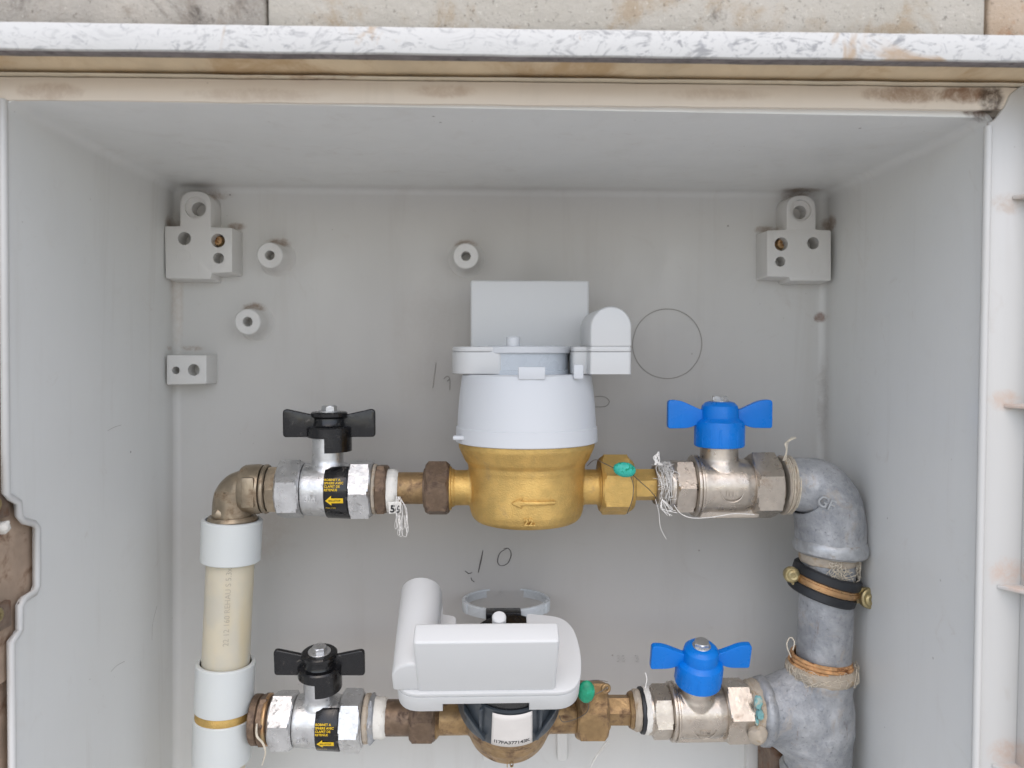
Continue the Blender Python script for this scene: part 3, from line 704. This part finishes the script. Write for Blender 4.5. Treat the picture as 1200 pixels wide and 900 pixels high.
put("lid_rim", lathe((-.004, .006, lidz), Zd, mm([(11.5, 33), (11.5, 35.2), (12, 35.8), (15.6, 35.8), (16.2, 35), (16.2, 33)]), 72, cap=False), m_white, mu, 30, True)
r1 = radio(at(633, 437) + Vector((0, .004, 0)), (0, 0, math.pi), "white radio transmitter on the upper meter, antenna box at its back")

for c_ in r1.children:
    if c_.name.startswith('antenna_box'): c_.location.x = .0055
# ------------------------------------------------------------------ lower water meter (tipped forward)
TILT = R(33)
ax2 = at(596, 840)
ml = thing("water_meter", "lower brass water meter tipped forward with a dark collar and serial label", "meter", ax2, (TILT, 0, 0))
cup = lathe((0, 0, 0), Zd, mm([(-23, 0), (-23, 12), (-21.5, 18), (-17, 24), (-10, 28.5), (0, 30.5), (24, 31), (24, 0)]), 64)
a = Vector((-.060, 0, 0)); cup.join(cyl(a, X, .120, .0115))
cup.join(lathe((-.06, 0, 0), X, mm([(30, 11), (38, 14), (44, 20), (60, 22), (76, 20), (82, 14), (90, 11)]), 40))
put("brass_body", remesh(cup, .0008, 5), m_brassd, ml, 60, True)
for k in range(-1, 2):
    pass
put("collar", lathe((0, 0, 0), Zd, mm([(22.5, 27), (22.5, 34), (23.1, 35.1), (25, 35.3), (30, 34.6), (42, 33.6), (58, 32.4), (58, 20)]), 72), m_collar, ml, 30, True)
for s_ in (-1, 1):
    for q in (38, 46):
        pass
    put("collar_rib", box(-.0011, .0011, -.0358, -.031, .026, .057, .0005).xf(Matrix.Rotation(s_ * R(33), 4, 'Z')), m_collar, ml, 30, True)
    put("collar_rib", extr([(.016, -.029, .0305), (.0300, -.017, .046), (.0300, -.017, .043), (.018, -.028, .0280)], (0, -.006, 0), .0005).xf(Matrix.Scale(s_, 4, X)), m_collar, ml, 30, True)
def cone(g, z0, x0=.001, off=0.0):
    def fn(p):
        z = z0 + p.y; rr = (.0360 - (z - .021) * .075) + off; a = (p.x + x0) / .0345
        return (rr * math.sin(a), -rr * math.cos(a), z)
    return g.mapv(fn)
lab = put("serial_label", cone(grid(.0265, .0320, 14, 6), .0405), m_paper, ml, 30, True)
sm = lab.modifiers.new("thick", 'SOLIDIFY'); sm.thickness = .0002; sm.offset = 1
put("lettering", cone(text("I17FA377143K", .0043, 0, bold=.00005, spacing=.88), .0290, .001, .0004), m_black_print, lab, 30, True)
put("register", lathe((0, 0, 0), Zd, mm([(57, 31), (66, 31), (74, 30), (75, 28), (75, 0)]), 64), m_black, ml, 30, True)
put("cast_mark", emboss("10", .006, (0.0, -.0297, -.008), X, (0, .45, .9), .0008), m_brassd, ml, 30, True)
hx = at(590, 722, .535)
hg = put("lid_hinge", box(hx.x - .0125, hx.x + .0125, hx.y - .004, hx.y + .008, hx.z - .004, hx.z + .0035, .001), m_black, ml)
for k in range(-1, 2): put("hinge_knuckle", box(hx.x + k * .007 - .0022, hx.x + k * .007 + .0022, hx.y - .0052, hx.y - .002, hx.z - .003, hx.z + .003, .0008), m_black, hg)
rc = at(593, 706, .572)
lr = put("open_lid", lathe(rc, (0, .06, 1), mm([(-3.6, 31.8), (-3.8, 33.2), (2.6, 33.2), (3.2, 32.4), (3.2, 30.5), (2.2, 30.3), (2.2, 31.6), (-3.6, 31.8)]), 72, cap=False), m_lidring, ml)
put("lid_lens", lathe(rc, (0, .06, 1), mm([(1.6, 0), (1.6, 31.2), (2.4, 31.2), (2.4, 0)]), 48, cap=False), m_glass, lr)
put("lid_catch", box(rc.x - .015, rc.x + .015, rc.y + .0295, rc.y + .032, rc.z - .0035, rc.z + .006, .0005), m_lidring, lr)
for s_ in (-1, 1): put("lid_catch", box(-.004, .004, -.034, -.0325, -.003, .0045, .0005).xf(Matrix.Translation(rc) @ Matrix.Rotation(s_ * R(66), 4, 'Z')), m_lidring, lr)
base = Matrix.Translation(ax2) @ Matrix.Rotation(TILT, 4, 'X') @ Vector((0, .0, .0585)); base.x = at(569.5, 800, .47).x
r2 = radio(base, (TILT, R(0.0), R(0)), "white radio transmitter on the lower meter, antenna box facing front")

put("guide_nub", lathe((.008, -.0105, .060), Zd, mm([(0, 4.2), (4.6, 4.2), (5.6, 3.4), (5.8, 0)]), 28), m_white2, r2, 30, True)
# ------------------------------------------------------------------ upper left: elbow, nut, tape, union
e = thing("brass_elbow", "tarnished brass elbow on top of the cream pipe", "elbow", at(272, 612))
g = tube([at(272, 612), at(272.5, 598), at(275, 583), at(285, 574.5), at(300, 573.5), at(316, 573)], [23 * PX, 22.5 * PX, 23 * PX, 23.5 * PX, 24 * PX, 24 * PX], 32, 10)
put("body", jitter(g, .0002, 200), m_nickb, e, 60)
put("socket", prof(283, 573, [(0, 20), (1.5, 26), (5, 28), (20, 29), (25, 28), (26, 24)]), m_nickb, e)
put("flat_boss", box(0, .0087, -.0172, -.014, -.010, .0105, .0012).xf(Matrix.Translation(at(291, 573))), m_nickb, e)
put("end_ring", ring(at(312.5, 573), X, 26.5 * PX, 2.4 * PX, 1.2), m_nickb, e)
put("skirt", prof(272, 607, [(-4, 28), (-1, 28.5), (3, 26)], d=(0, 0, 1)), m_nickb, e)
put("embossed_mark", emboss("20", .0052, at(265, 580, .517), (0, 0, 1), (-1, 0, 0), .0006), m_nickb, e)
put("side_lug", jitter(lathe(at(259, 603, .522), (-.6, -.5, .5), mm([(0, 5), (3, 4.6), (5, 3), (5.4, 0)]), 20), .0003, 300), m_nickb, e)
solo("union_nut", hrun(315, 330.5, 573, 25.5, 8), m_nickb, "tarnished nut between the brass elbow and the upper black handle valve", "nut", ang=20)

# right of upper black valve
solo("sealing_washer", jitter(run(437.5, 442, 573, 29.5, .0008), .0004, 250), m_paste, "crusty washer on the right end of the upper black handle valve", "washer")
solo("reducer_nut", hrun(441, 455, 573, 27.5, 5), m_bronze, "dark bronze hex nut beside the white tape of the upper left run", "nut", ang=20)
tp = jitter(prof(453.5, 575, [(0, 20), (0, 24.5), (2, 25.5), (5, 25), (8, 25.4), (11, 24.4), (14, 21), (14, 17)]), .0004, 220)
solo("tape_wrap", tp, m_tapew, "frayed white thread tape left of the upper meter's union", "tape")
solo("pipe_tail", run(460, 500, 572, 18.6), m_brassd, "short brown brass tailpiece left of the upper meter", "tailpiece")
nt = thing("union_nut", "dark bronze union nut on the left of the upper meter", "nut", at(500, 572))
put("body", hrun(499, 527, 572, 29, 18, .0022), m_bronze, nt, 20)
put("lip", prof(496.5, 572, [(0, 20), (.5, 23), (4, 24)]), m_bronze, nt)
put("rim", ring(at(527.5, 572), X, 24 * PX, 2.0 * PX), m_brass, nt)
ta = text("56", .0068, .0001, bold=.0002).xf(Matrix.Translation(at(463, 597, .512)) @ Matrix.Rotation(R(90), 4, 'X') @ Matrix.Rotation(R(-4), 4, 'Z'))
tag = thing("paper_tag", "small white tag printed 56 tucked under the upper white tape", "tag", at(463, 597, .5125))
put("tag_sheet", extr([at(x, y, .5125) for x, y in ((455, 588), (470, 588), (470, 601), (456, 602))], (0, .0004, 0)), m_tapew, tag); put("lettering", ta, m_black_print, tag)

def strands(n, p0, p1, spread, sag, r, seed, curl=.002, k=7):
    random.seed(seed); g = G()
    for i in range(n):
        a = p0 + Vector([random.gauss(0, s) for s in spread[0]]); b = p1 + Vector([random.gauss(0, s) for s in spread[1]])
        pts = []
        for j in range(k):
            t = j / (k - 1); p = a.lerp(b, t) + Vector([random.gauss(0, curl) * math.sin(math.pi * min(1, t + .15)) for _ in range(3)])
            p.z -= sag * math.sin(math.pi * t); pts.append(p)
        g.join(tube(pts, r, 4, 5))
    return g
# frayed tassel under the upper tape
g = G(); random.seed(2)
for i in range(11):
    x = 469 + random.uniform(-7, 7); L = random.uniform(612, 629); w = random.uniform(1.5, 5)
    pts = [at(466 + random.uniform(-2, 3), 582, .514), at(x - 1, 592, .512), at(x + random.uniform(-3, 3), 603, .512), at(x + random.uniform(-3, 3), L - 5, .511), at(x + w * .5, L, .511), at(x + w, L - 4, .511), at(x + w * .6 + random.uniform(-2, 2), 604, .512)]
    g.join(tube(pts, .00016, 4, 5))
solo("thread_tassel", g, m_fibrew, "white frayed thread tassel hanging under the upper left tape", "thread", kind="stuff")

# ------------------------------------------------------------------ right of the upper meter
nt = thing("union_nut", "bright brass union nut on the right of the upper meter", "nut", at(703, 568))
put("body", hrun(702, 738, 568, 31.5, 26, .0026), m_brass, nt, 20)
put("rim", prof(737, 568, [(0, 20), (0, 29), (2, 30), (4, 28), (4, 17)]), m_brass, nt)
solo("pipe_tail", hrun(738, 771, 568, 16.5, 24, .0008), m_brass, "bright brass hexagonal tailpiece right of the upper meter", "tailpiece", ang=20)
solo("threaded_nipple", jitter(run(766, 796, 568, 23), .0005, 300), m_nickb, "thread-covered nipple left of the upper blue handle valve", "nipple")
random.seed(9); g = G()
for i in range(60):
    x = random.uniform(768, 786); rr = random.uniform(22, 28) * PX; a0 = random.uniform(-120, 60); pts = []
    for j in range(8):
        a = R(a0 + j * random.uniform(14, 30)); xx = at(x + j * random.uniform(-1.4, 1.4), 568).x
        pts.append(Vector((xx, .53 - rr * math.cos(a) - random.uniform(0, .0015), at(780, 568).z + rr * math.sin(a))))
    g.join(tube(pts, random.uniform(.0001, .00024), 4, 5))
for i in range(10):
    g.join(tube([at(771 + random.uniform(-4, 6), 545, .512), at(769 + random.uniform(-4, 4), 537, .512), at(771 + random.uniform(-5, 5), 529 + random.uniform(0, 6), .513)], .0003, 4, 4))
for i in range(8):
    g.join(tube([at(776, 585, .512), at(782 + random.uniform(-8, 6), 596, .512), at(790 + random.uniform(-14, 6), 600 + random.uniform(-4, 5), .513)], .00025, 4, 4))
solo("thread_tuft", g, m_fibrew, "tangled white sealing thread left of the upper blue handle valve", "thread", kind="stuff")
solo("loose_thread", tube([at(790, 592, .513), at(798, 602, .512), at(812, 607, .511), at(835, 606, .511), at(860, 602, .512), at(884, 603, .513)], .00032, 5, 8), m_fibrew, "long loose thread drooping under the upper blue handle valve", "thread")
for i, (pts) in enumerate((((768, 585), (772, 600), (774, 618), (781, 632)),)):
    solo("loose_thread", tube([at(x, y, .512) for x, y in pts], .0002, 4, 6), m_fibrew, "thin pale thread hanging straight down right of the upper meter", "thread")
# crimped seals with their wires
def seal(name, x, y, Y, w, h, m, label, wires, tilt=0):
    t = thing(name, label, "seal", at(x, y, Y))
    g = lathe((0, 0, 0), (0, 1, 0), [(-.0024, 0), (-.0022, .5), (-.0010, .88), (.0004, 1.0), (.0018, .9), (.0026, .4), (.0027, 0)], 28)
    g.mapv(lambda p: (p.x * w * PX, p.y, p.z * h * PX)); jitter(g, .0003, 500, x)
    g.xf(Matrix.Translation(at(x, y, Y)) @ Matrix.Rotation(R(tilt), 4, 'Y')); put("seal_body", g, m, t, 60)
    for ws in wires: put("seal_wire", tube([at(a, b, c) for a, b, c in ws], .00028, 5, 6), m_wire, t)
seal("wire_seal", 732, 550.5, .503, 13, 8.5, m_sealt, "crimped teal seal on the upper meter's right union nut",
     [((688, 546, .515), (697, 539, .51), (706, 542, .507), (720, 549, .505)), ((740, 555, .504), (752, 566, .508), (762, 575, .512), (770, 585, .513)), ((738, 556, .504), (742, 568, .507), (741, 585, .507), (735, 602, .512))], 12)
seal("wire_seal", 687, 811, .503, 10, 13, m_seal, "round green seal on the lower meter's right union nut",
     [((690, 822, .505), (688, 834, .506), (676, 842, .507), (660, 846, .507), (655, 838, .508)), ((694, 815, .505), (703, 811, .508), (711, 806, .508)), ((684, 799, .507), (700, 797, .512), (712, 799, .512))])

# ------------------------------------------------------------------ upper right: galvanised elbow, pipe, clamp, tee
gw = prof(914, 568, [(0, 26), (0, 33), (1.5, 35), (4, 33.5), (6, 34.5), (8, 32.5), (11, 33), (12, 28)])
solo("sealing_wrap", jitter(gw, .0006, 260), m_paste, "hemp and paste wrap between the upper blue handle valve and elbow", "wrap")
g = G(); random.seed(5)
for i in range(30):
    x = random.uniform(915, 924); rr = random.uniform(33.5, 35.5) * PX; a0 = random.uniform(-80, 60)
    pts = [Vector((at(x + j * .5, 568).x, .53 - rr * math.cos(R(a0 + j * 14)), at(918, 568).z + rr * math.sin(R(a0 + j * 14)))) for j in range(5)]
    g.join(tube(pts, .0002, 4, 3))
for i in range(9):
    g.join(tube([at(917 + i * .6, 540, .522), at(922 + random.uniform(-1, 1), 528, .52), at(922 + random.uniform(-2, 2), 519, .52), at(930 + random.uniform(-3, 3), 512 + random.uniform(-1, 2), .52)], .0002, 4, 5))
solo("hemp_wisp", g, m_fibre, "pale hemp wisp curling up where the upper blue handle valve meets the elbow", "hemp", kind="stuff")

el = thing("pipe_elbow", "large galvanised elbow at the upper right, cast with two letters", "elbow", at(973, 640))
P = [at(920, 568), at(938, 568), at(956, 573), at(967, 588), at(972, 608), at(973, 636)]
put("body", jitter(tube(P, [31 * PX, 32 * PX, 36.5 * PX, 39.5 * PX, 40 * PX, 40 * PX], 48, 10), .0004, 130), m_galv, el, 60)
up = Vector((.05, 0, 1)).normalized()
put("rim", jitter(lathe(at(973, 643), (.07, 0, 1), [(t * PX, r * PX) for t, r in [(-6, 33), (-6, 38), (-3, 42), (2, 43.5), (8, 42.5), (12, 40), (14, 38)]], 56), .00035, 160), m_zinc, el)
# cast letters following the elbow's flank
put("cast_letters", emboss("GF", .0105, at(968, 590, .53 - 38.6 * PX + .0002), (1, 0, -.45), (.45, 0, 1), .0005, .0001), m_zinc, el)
pp = thing("steel_pipe", "vertical galvanised pipe between the elbow and the tee", "pipe", at(966, 780))
A = at(971, 640); B = at(964, 800)
put("pipe_wall", jitter(tube([A, (A + B) / 2, B], 31.5 * PX, 48, 12), .00012, 100), m_galv, pp, 60)
dpp = (A - B).normalized()
g = jitter(lathe(at(970, 656), dpp, [(t * PX, r * PX) for t, r in [(-3, 31), (-2, 32.5), (3, 33.5), (8, 33), (10, 31)]], 40), .0005, 260)
put("hemp_collar", g, m_paste, pp)
g = G(); random.seed(11)
for i in range(46):
    a0 = random.uniform(-40, -95) if i % 3 else random.uniform(-20, 20); rr = random.uniform(33, 37) * PX; z = random.uniform(648, 662); pts = []
    for j in range(5):
        a = R(a0 + j * random.uniform(-7, 7)); c = at(970, z + j * random.uniform(1, 6.5))
        pts.append(c + Vector((-rr * math.sin(a), -rr * math.cos(a), 0)))
    g.join(tube(pts, .0002, 4, 4))
solo("hemp_fringe", g, m_fibre, "ragged hemp fibres hanging below the elbow rim onto the pipe", "hemp", kind="stuff")

# clamp
cc = at(966, 683); cd = Vector((.29, -.05, 1)).normalized()
cl = thing("pipe_clamp", "rubber-lined metal clamp around the galvanised pipe", "clamp", cc)
def cring(t0, t1, r0, r1, m, name, ch=.0005):
    put(name, lathe(cc, cd, [(t0, r0), (t0, r1 - ch), (t0 + ch, r1), (t1 - ch, r1), (t1, r1 - ch), (t1, r0), (t0, r0)], 64, cap=False), m, cl)
cring(-.0095, -.0027, .0188, .0234, m_rubber, "rubber_lining", .001); cring(.0027, .0095, .0188, .0234, m_rubber, "rubber_lining", .001); cring(-.0029, .0029, .0189, .0230, m_gold, "metal_band")
put("band_bead", lathe(cc, cd, mm([(-1.6, 22.9), (-1.2, 23.7), (1.2, 23.7), (1.6, 22.9)]), 64, cap=False), m_gold, cl)
e1 = (Vector((1, 0, 0)) - cd * cd.x).normalized(); e2 = cd.cross(e1)
for s_, dx in ((1, .0262), (-1, .0260)):
    c = cc + e1 * (dx * s_) + Vector((0, -.013 if s_ > 0 else -.004, 0))
    L = put("clamp_lug", jitter(cyl(c + Vector((0, .0025, 0)), Vector((.2 * s_, -1, .1)), .0055, .0072 if s_ > 0 else .0055, .001, 28), .0003, 300), m_yzinc, cl)
    put("clamp_ear", box(-.006, .006, -.0015, .0015, -.0055, .0055, .0006).xf(Matrix.Translation(cc + e1 * (.0195 * s_) + Vector((0, -.0115 if s_ > 0 else -.003, 0)))), m_yzinc, cl)
    put("screw", lathe(c + Vector((0, -.0026, 0)), (.2 * s_, -1, .1), mm([(0, 4.2), (1.2, 3.9), (2.0, 2.6), (1.6, 1.0), (1.0, .8), (1.0, 0)]), 24), m_yzinc, L)

# tee
te = thing("pipe_tee", "galvanised tee joining the right pipe to the lower blue handle valve", "tee", at(957, 850))
tz = at(957, 832)
g = tube([at(962, 790), at(960, 805), at(958, 830), at(957, 855), at(958, 885), at(958, 960)], [39 * PX, 38 * PX, 42 * PX, 43 * PX, 39 * PX, 38 * PX], 44, 8)
g.join(tube([at(886, 833), at(900, 833), at(925, 833), at(957, 836)], [37 * PX, 37.5 * PX, 41 * PX, 44 * PX], 40, 8))
g.join(tube([at(898, 830), at(918, 822), at(946, 808)], [33 * PX, 34 * PX, 33 * PX], 32, 6)); g.join(tube([at(905, 838), at(925, 846), at(950, 866)], [33 * PX, 35 * PX, 37 * PX], 32, 6))
g.join(lathe(at(955, 838), (0, 1, 0), mm([(-24, 0), (-22, 12), (-14, 22), (0, 26), (14, 22), (22, 12), (24, 0)]), 40))
put("body", jitter(remesh(g, .0009, 22, .6), .0006, 110), m_galv, te, 60)
put("rim", jitter(lathe(at(961.5, 788), (.04, 0, 1), [(t * PX, r * PX) for t, r in [(-6, 34), (-5, 38), (0, 41), (7, 40.5), (11, 37), (12, 30)]], 48), .0006, 180), m_paste, te, 50)
put("branch_rim", jitter(lathe(at(888, 833), X, [(t * PX, r * PX) for t, r in [(-3, 28), (-2, 36), (2, 40), (8, 40.5), (13, 37)]], 48), .0010, 180), m_galv, te, 50)
put("lower_rim", jitter(lathe(at(958, 905), Zd, [(t * PX, r * PX) for t, r in [(-8, 38), (-5, 43), (4, 44), (10, 40)]], 48), .0006, 180), m_zinc, te, 50)
put("lower_pipe", tube([at(958, 890), at(958, 950), at(958, 1080)], 31 * PX, 32, 3), m_galv, te)
rw = G()
for k, (z, r) in enumerate(((783, 36), (779, 35.5), (774.5, 34.5), (770.5, 33.5), (787, 37.5))):
    rw.join(ring(at(962, z), (.10, -.02, 1), r * PX, 2.3 * PX, 1, 56, jit=.05))
rp_ = solo("hemp_winding", rw, m_rope, "rust-stained hemp winding where the pipe enters the tee", "hemp")
g = G(); random.seed(21)
for i in range(60):
    a0 = random.uniform(-100, 100); rr = random.uniform(38, 43) * PX; pts = []
    for j in range(5):
        a = R(a0 + j * random.uniform(4, 12)); c = at(961.5, 779 + random.uniform(-5, 14)); pts.append(c + Vector((rr * math.sin(a), -rr * math.cos(a), 0)))
    g.join(tube(pts, .00017, 4, 4))
g.join(tube([at(927, 770, .515), at(922, 756, .514), at(926, 747, .514), at(931, 752, .514), at(929, 762, .514)], .0004, 5, 6))
solo("hemp_fuzz", g, m_fibre, "fuzzy hemp fibres with a small loop around the tee's top rim", "hemp", kind="stuff")
solo("sealing_wrap", jitter(prof(874, 833, [(0, 26), (0, 34), (3, 36), (6, 34.5), (10, 37), (14, 36), (15, 28)]), .0009, 220), m_paste, "crusty paste wrap between the lower blue handle valve and tee", "wrap", ang=50)
g = jitter(lathe((0, 0, 0), (0, -1, 0), mm([(-2, 4), (0, 3.8), (.8, 3.2), (1.2, 1.5), (1.3, 0)]), 28), .0011, 420)
for i, (x, y, k) in enumerate(((889, 824, 1.0), (891, 838, .8), (887, 846, .5))):
    q = G().join(g); q.v = [v.copy() for v in q.v]; q.xf(Matrix.Translation(at(x, y, .5085)) @ Matrix.Diagonal((k * .7, 1, k * 1.15, 1)) @ Matrix.Rotation(i * 1.3, 4, 'Y'))
    put("verdigris_stain", q, m_teal, te, 60)
put("paste_lump", jitter(lathe(at(889, 862, .508), (0, -1, 0), mm([(-4, 7), (0, 6.5), (3, 5), (4.6, 2.5), (5, 0)]), 24), .0016, 170), m_paste, te)
solo("wall_bracket", jitter(box(at(899, 870, .57).x, at(914, 870, .57).x, .56, .592, at(900, 935, .57).z, at(900, 868, .57).z, .004, 3), .0012, 80), m_rustp, "rusty brown bracket in the shade behind the tee", "bracket")

# ------------------------------------------------------------------ cream plastic pipe on the left
top = at(272.5, 604); bot = at(258, 925)
dp = (top - bot).normalized()
def along(y): t = (y - 604) / (925 - 604); return top.lerp(bot, t)
px_ = thing("plastic_pipe", "cream plastic riser pipe at the left with faint printed text", "pipe", bot)
put("pipe_wall", tube([along(610), along(700), along(790)], 27 * PX, 48, 6), m_pex, px_)
put("pipe_wall", tube([along(868), along(925), along(1080)], 27 * PX, 48, 6), m_pex, px_)
tx = text("22 12 160 REHAU S 5.3x32", .0052, 0, bold=-.00002)
def wrp(p, c=along(698), r=27.3 * PX):
    a = p.y / r + R(16); return c + dp * (p.x) + Vector((1, 0, 0)) * r * math.sin(a) + Vector((0, -1, 0)) * r * math.cos(a)
def wrp2(p): q = Vector((p.x, -p.y, 0)); return wrp(q)
put("lettering", tx.mapv(wrp2), m_grey_print, px_)
def sleeve(y0, y1, r, label):
    a = along(y1); b = along(y0); L = (b - a).length; r *= PX
    g = lathe(a, dp, [(0, r - .0028), (0, r - .0010), (.0006, r - .0002), (L * .3, r), (L - .0008, r), (L, r - .0008), (L, r - .0026), (L - .002, r - .0026)], 56, cap=False)
    return solo("pipe_sleeve", g, m_sleeve, label, "sleeve", "white sleeves on the plastic pipe")
sleeve(608, 656, 34, "white sleeve at the top of the cream pipe, under the brass elbow")
sleeve(774, 829, 33.5, "white sleeve just above the thin brass ring on the cream pipe")
sleeve(838, 889, 33.5, "white sleeve just below the thin brass ring on the cream pipe")
bt = thing("brass_tee", "brass tee with a thin ring showing between two white sleeves", "tee", along(834))
put("ring", lathe(along(845), dp, [(t * PX, r * PX) for t, r in [(0, 28), (3, 31.5), (8, 32), (12, 32), (18, 31), (24, 28)]], 48), m_brass, bt)
ca = at(297, 843)
put("branch", lathe(ca, X, [(t * PX, r * PX) for t, r in [(0, 27.5), (1, 28.5), (8, 28.5), (9, 26)]], 40), m_bronze, bt)
solo("union_nut", hrun(305, 318, 843, 26.5, 10), m_bronze, "dark bronze nut between the cream pipe tee and the lower black handle valve", "nut", ang=20)
put("ring_lip", ring(at(315, 843), X, 27 * PX, 2.4 * PX), m_gold, bt)
solo("loose_thread", tube([at(301, 848, .512), at(301, 862, .511), at(308, 871, .511), at(311, 882, .511), at(307, 897, .511)], [.0006, .0008, .0008, .0006, .0003], 6, 6), m_fibre, "pale thread hanging from the nut beside the lower white sleeve", "thread")

# lower row, left of the meter
solo("sealing_washer", jitter(run(427, 434, 842, 28, .001), .0006, 250), m_paste, "crusty washer on the right end of the lower black handle valve", "washer")
solo("reducer_nut", hrun(432, 440, 842, 25.5, 5), m_galv, "narrow grey nut beside the white tape of the lower left run", "nut", ang=20)
solo("tape_wrap", jitter(prof(438, 841, [(0, 18), (0, 23), (2, 24), (6, 23.2), (10, 23.8), (14, 22.5), (16, 20), (16, 16)]), .0004, 220), m_tapew, "smooth white thread tape on the lower left run", "tape")
solo("pipe_tail", run(452, 484, 841, 20.5), m_bronze, "short dark brown tailpiece left of the lower meter", "tailpiece")
nt = thing("union_nut", "dark bronze union nut left of the lower meter", "nut", at(482, 840))
put("body", hrun(481, 511, 841, 25.5, 14, .0022), m_bronze, nt, 20)
put("rim", prof(509, 841, [(0, 18), (0, 23), (3, 24), (6, 20), (9, 17)]), m_brassd, nt)
# lower row, right of the meter
nt = thing("union_nut", "aged brass union nut right of the lower meter", "nut", at(675, 832))
put("body", hrun(674, 710, 832, 31.5, 18, .0026), m_brassd, nt, 20)
put("rim", prof(708, 832, [(0, 18), (0, 27), (2, 28.5), (3, 25), (3, 16)]), m_brassd, nt)
for y in (807, 852): put("wire_lug", ring(at(710, y, .515), (.3, -1, 0), .0026, .0011, 1, 20), m_brassd, nt)
solo("pipe_tail", hrun(708, 738, 832, 15.5, 12, .0008), m_brassd, "aged brass tailpiece right of the lower meter", "tailpiece", ang=20)
nf = thing("tail_flange", "brass flange with white gaskets left of the lower blue handle valve", "flange", at(738, 832))
put("flange", prof(736, 832, [(0, 15), (.5, 20), (4, 22), (6, 21)]), m_brassd, nf)
put("gasket", jitter(prof(741, 832, [(0, 16), (0, 22), (3, 24), (8, 23.6), (9, 20)]), .0004, 250), m_paste, nf)
put("dark_ring", jitter(prof(749.5, 832, [(0, 18), (0, 26.5), (3, 27), (5, 25)]), .0003, 250), m_rubber, nf)
put("white_gasket", jitter(prof(753.5, 832, [(0, 20), (0, 26.5), (3, 28), (6.5, 27), (7.5, 22)]), .0006, 250), m_tapew, nf)
solo("loose_thread", tube([at(756, 806, .512), at(758, 796, .512), at(756, 788, .513)], .0004, 5, 5), m_fibrew, "tiny thread end sticking up beside the lower blue handle valve", "thread")
g = tube([at(712, 868, .575), at(703, 880, .58), at(694, 895, .585), at(690, 910, .588)], [.0004, .0007, .0006, .0004], 5, 6)
g.join(tube([at(714, 870, .575), at(708, 876, .58), at(700, 886, .585)], .0003, 5, 6))
solo("loose_thread", g, m_fibrew, "wispy thread dangling below the right nut of the lower meter", "thread")
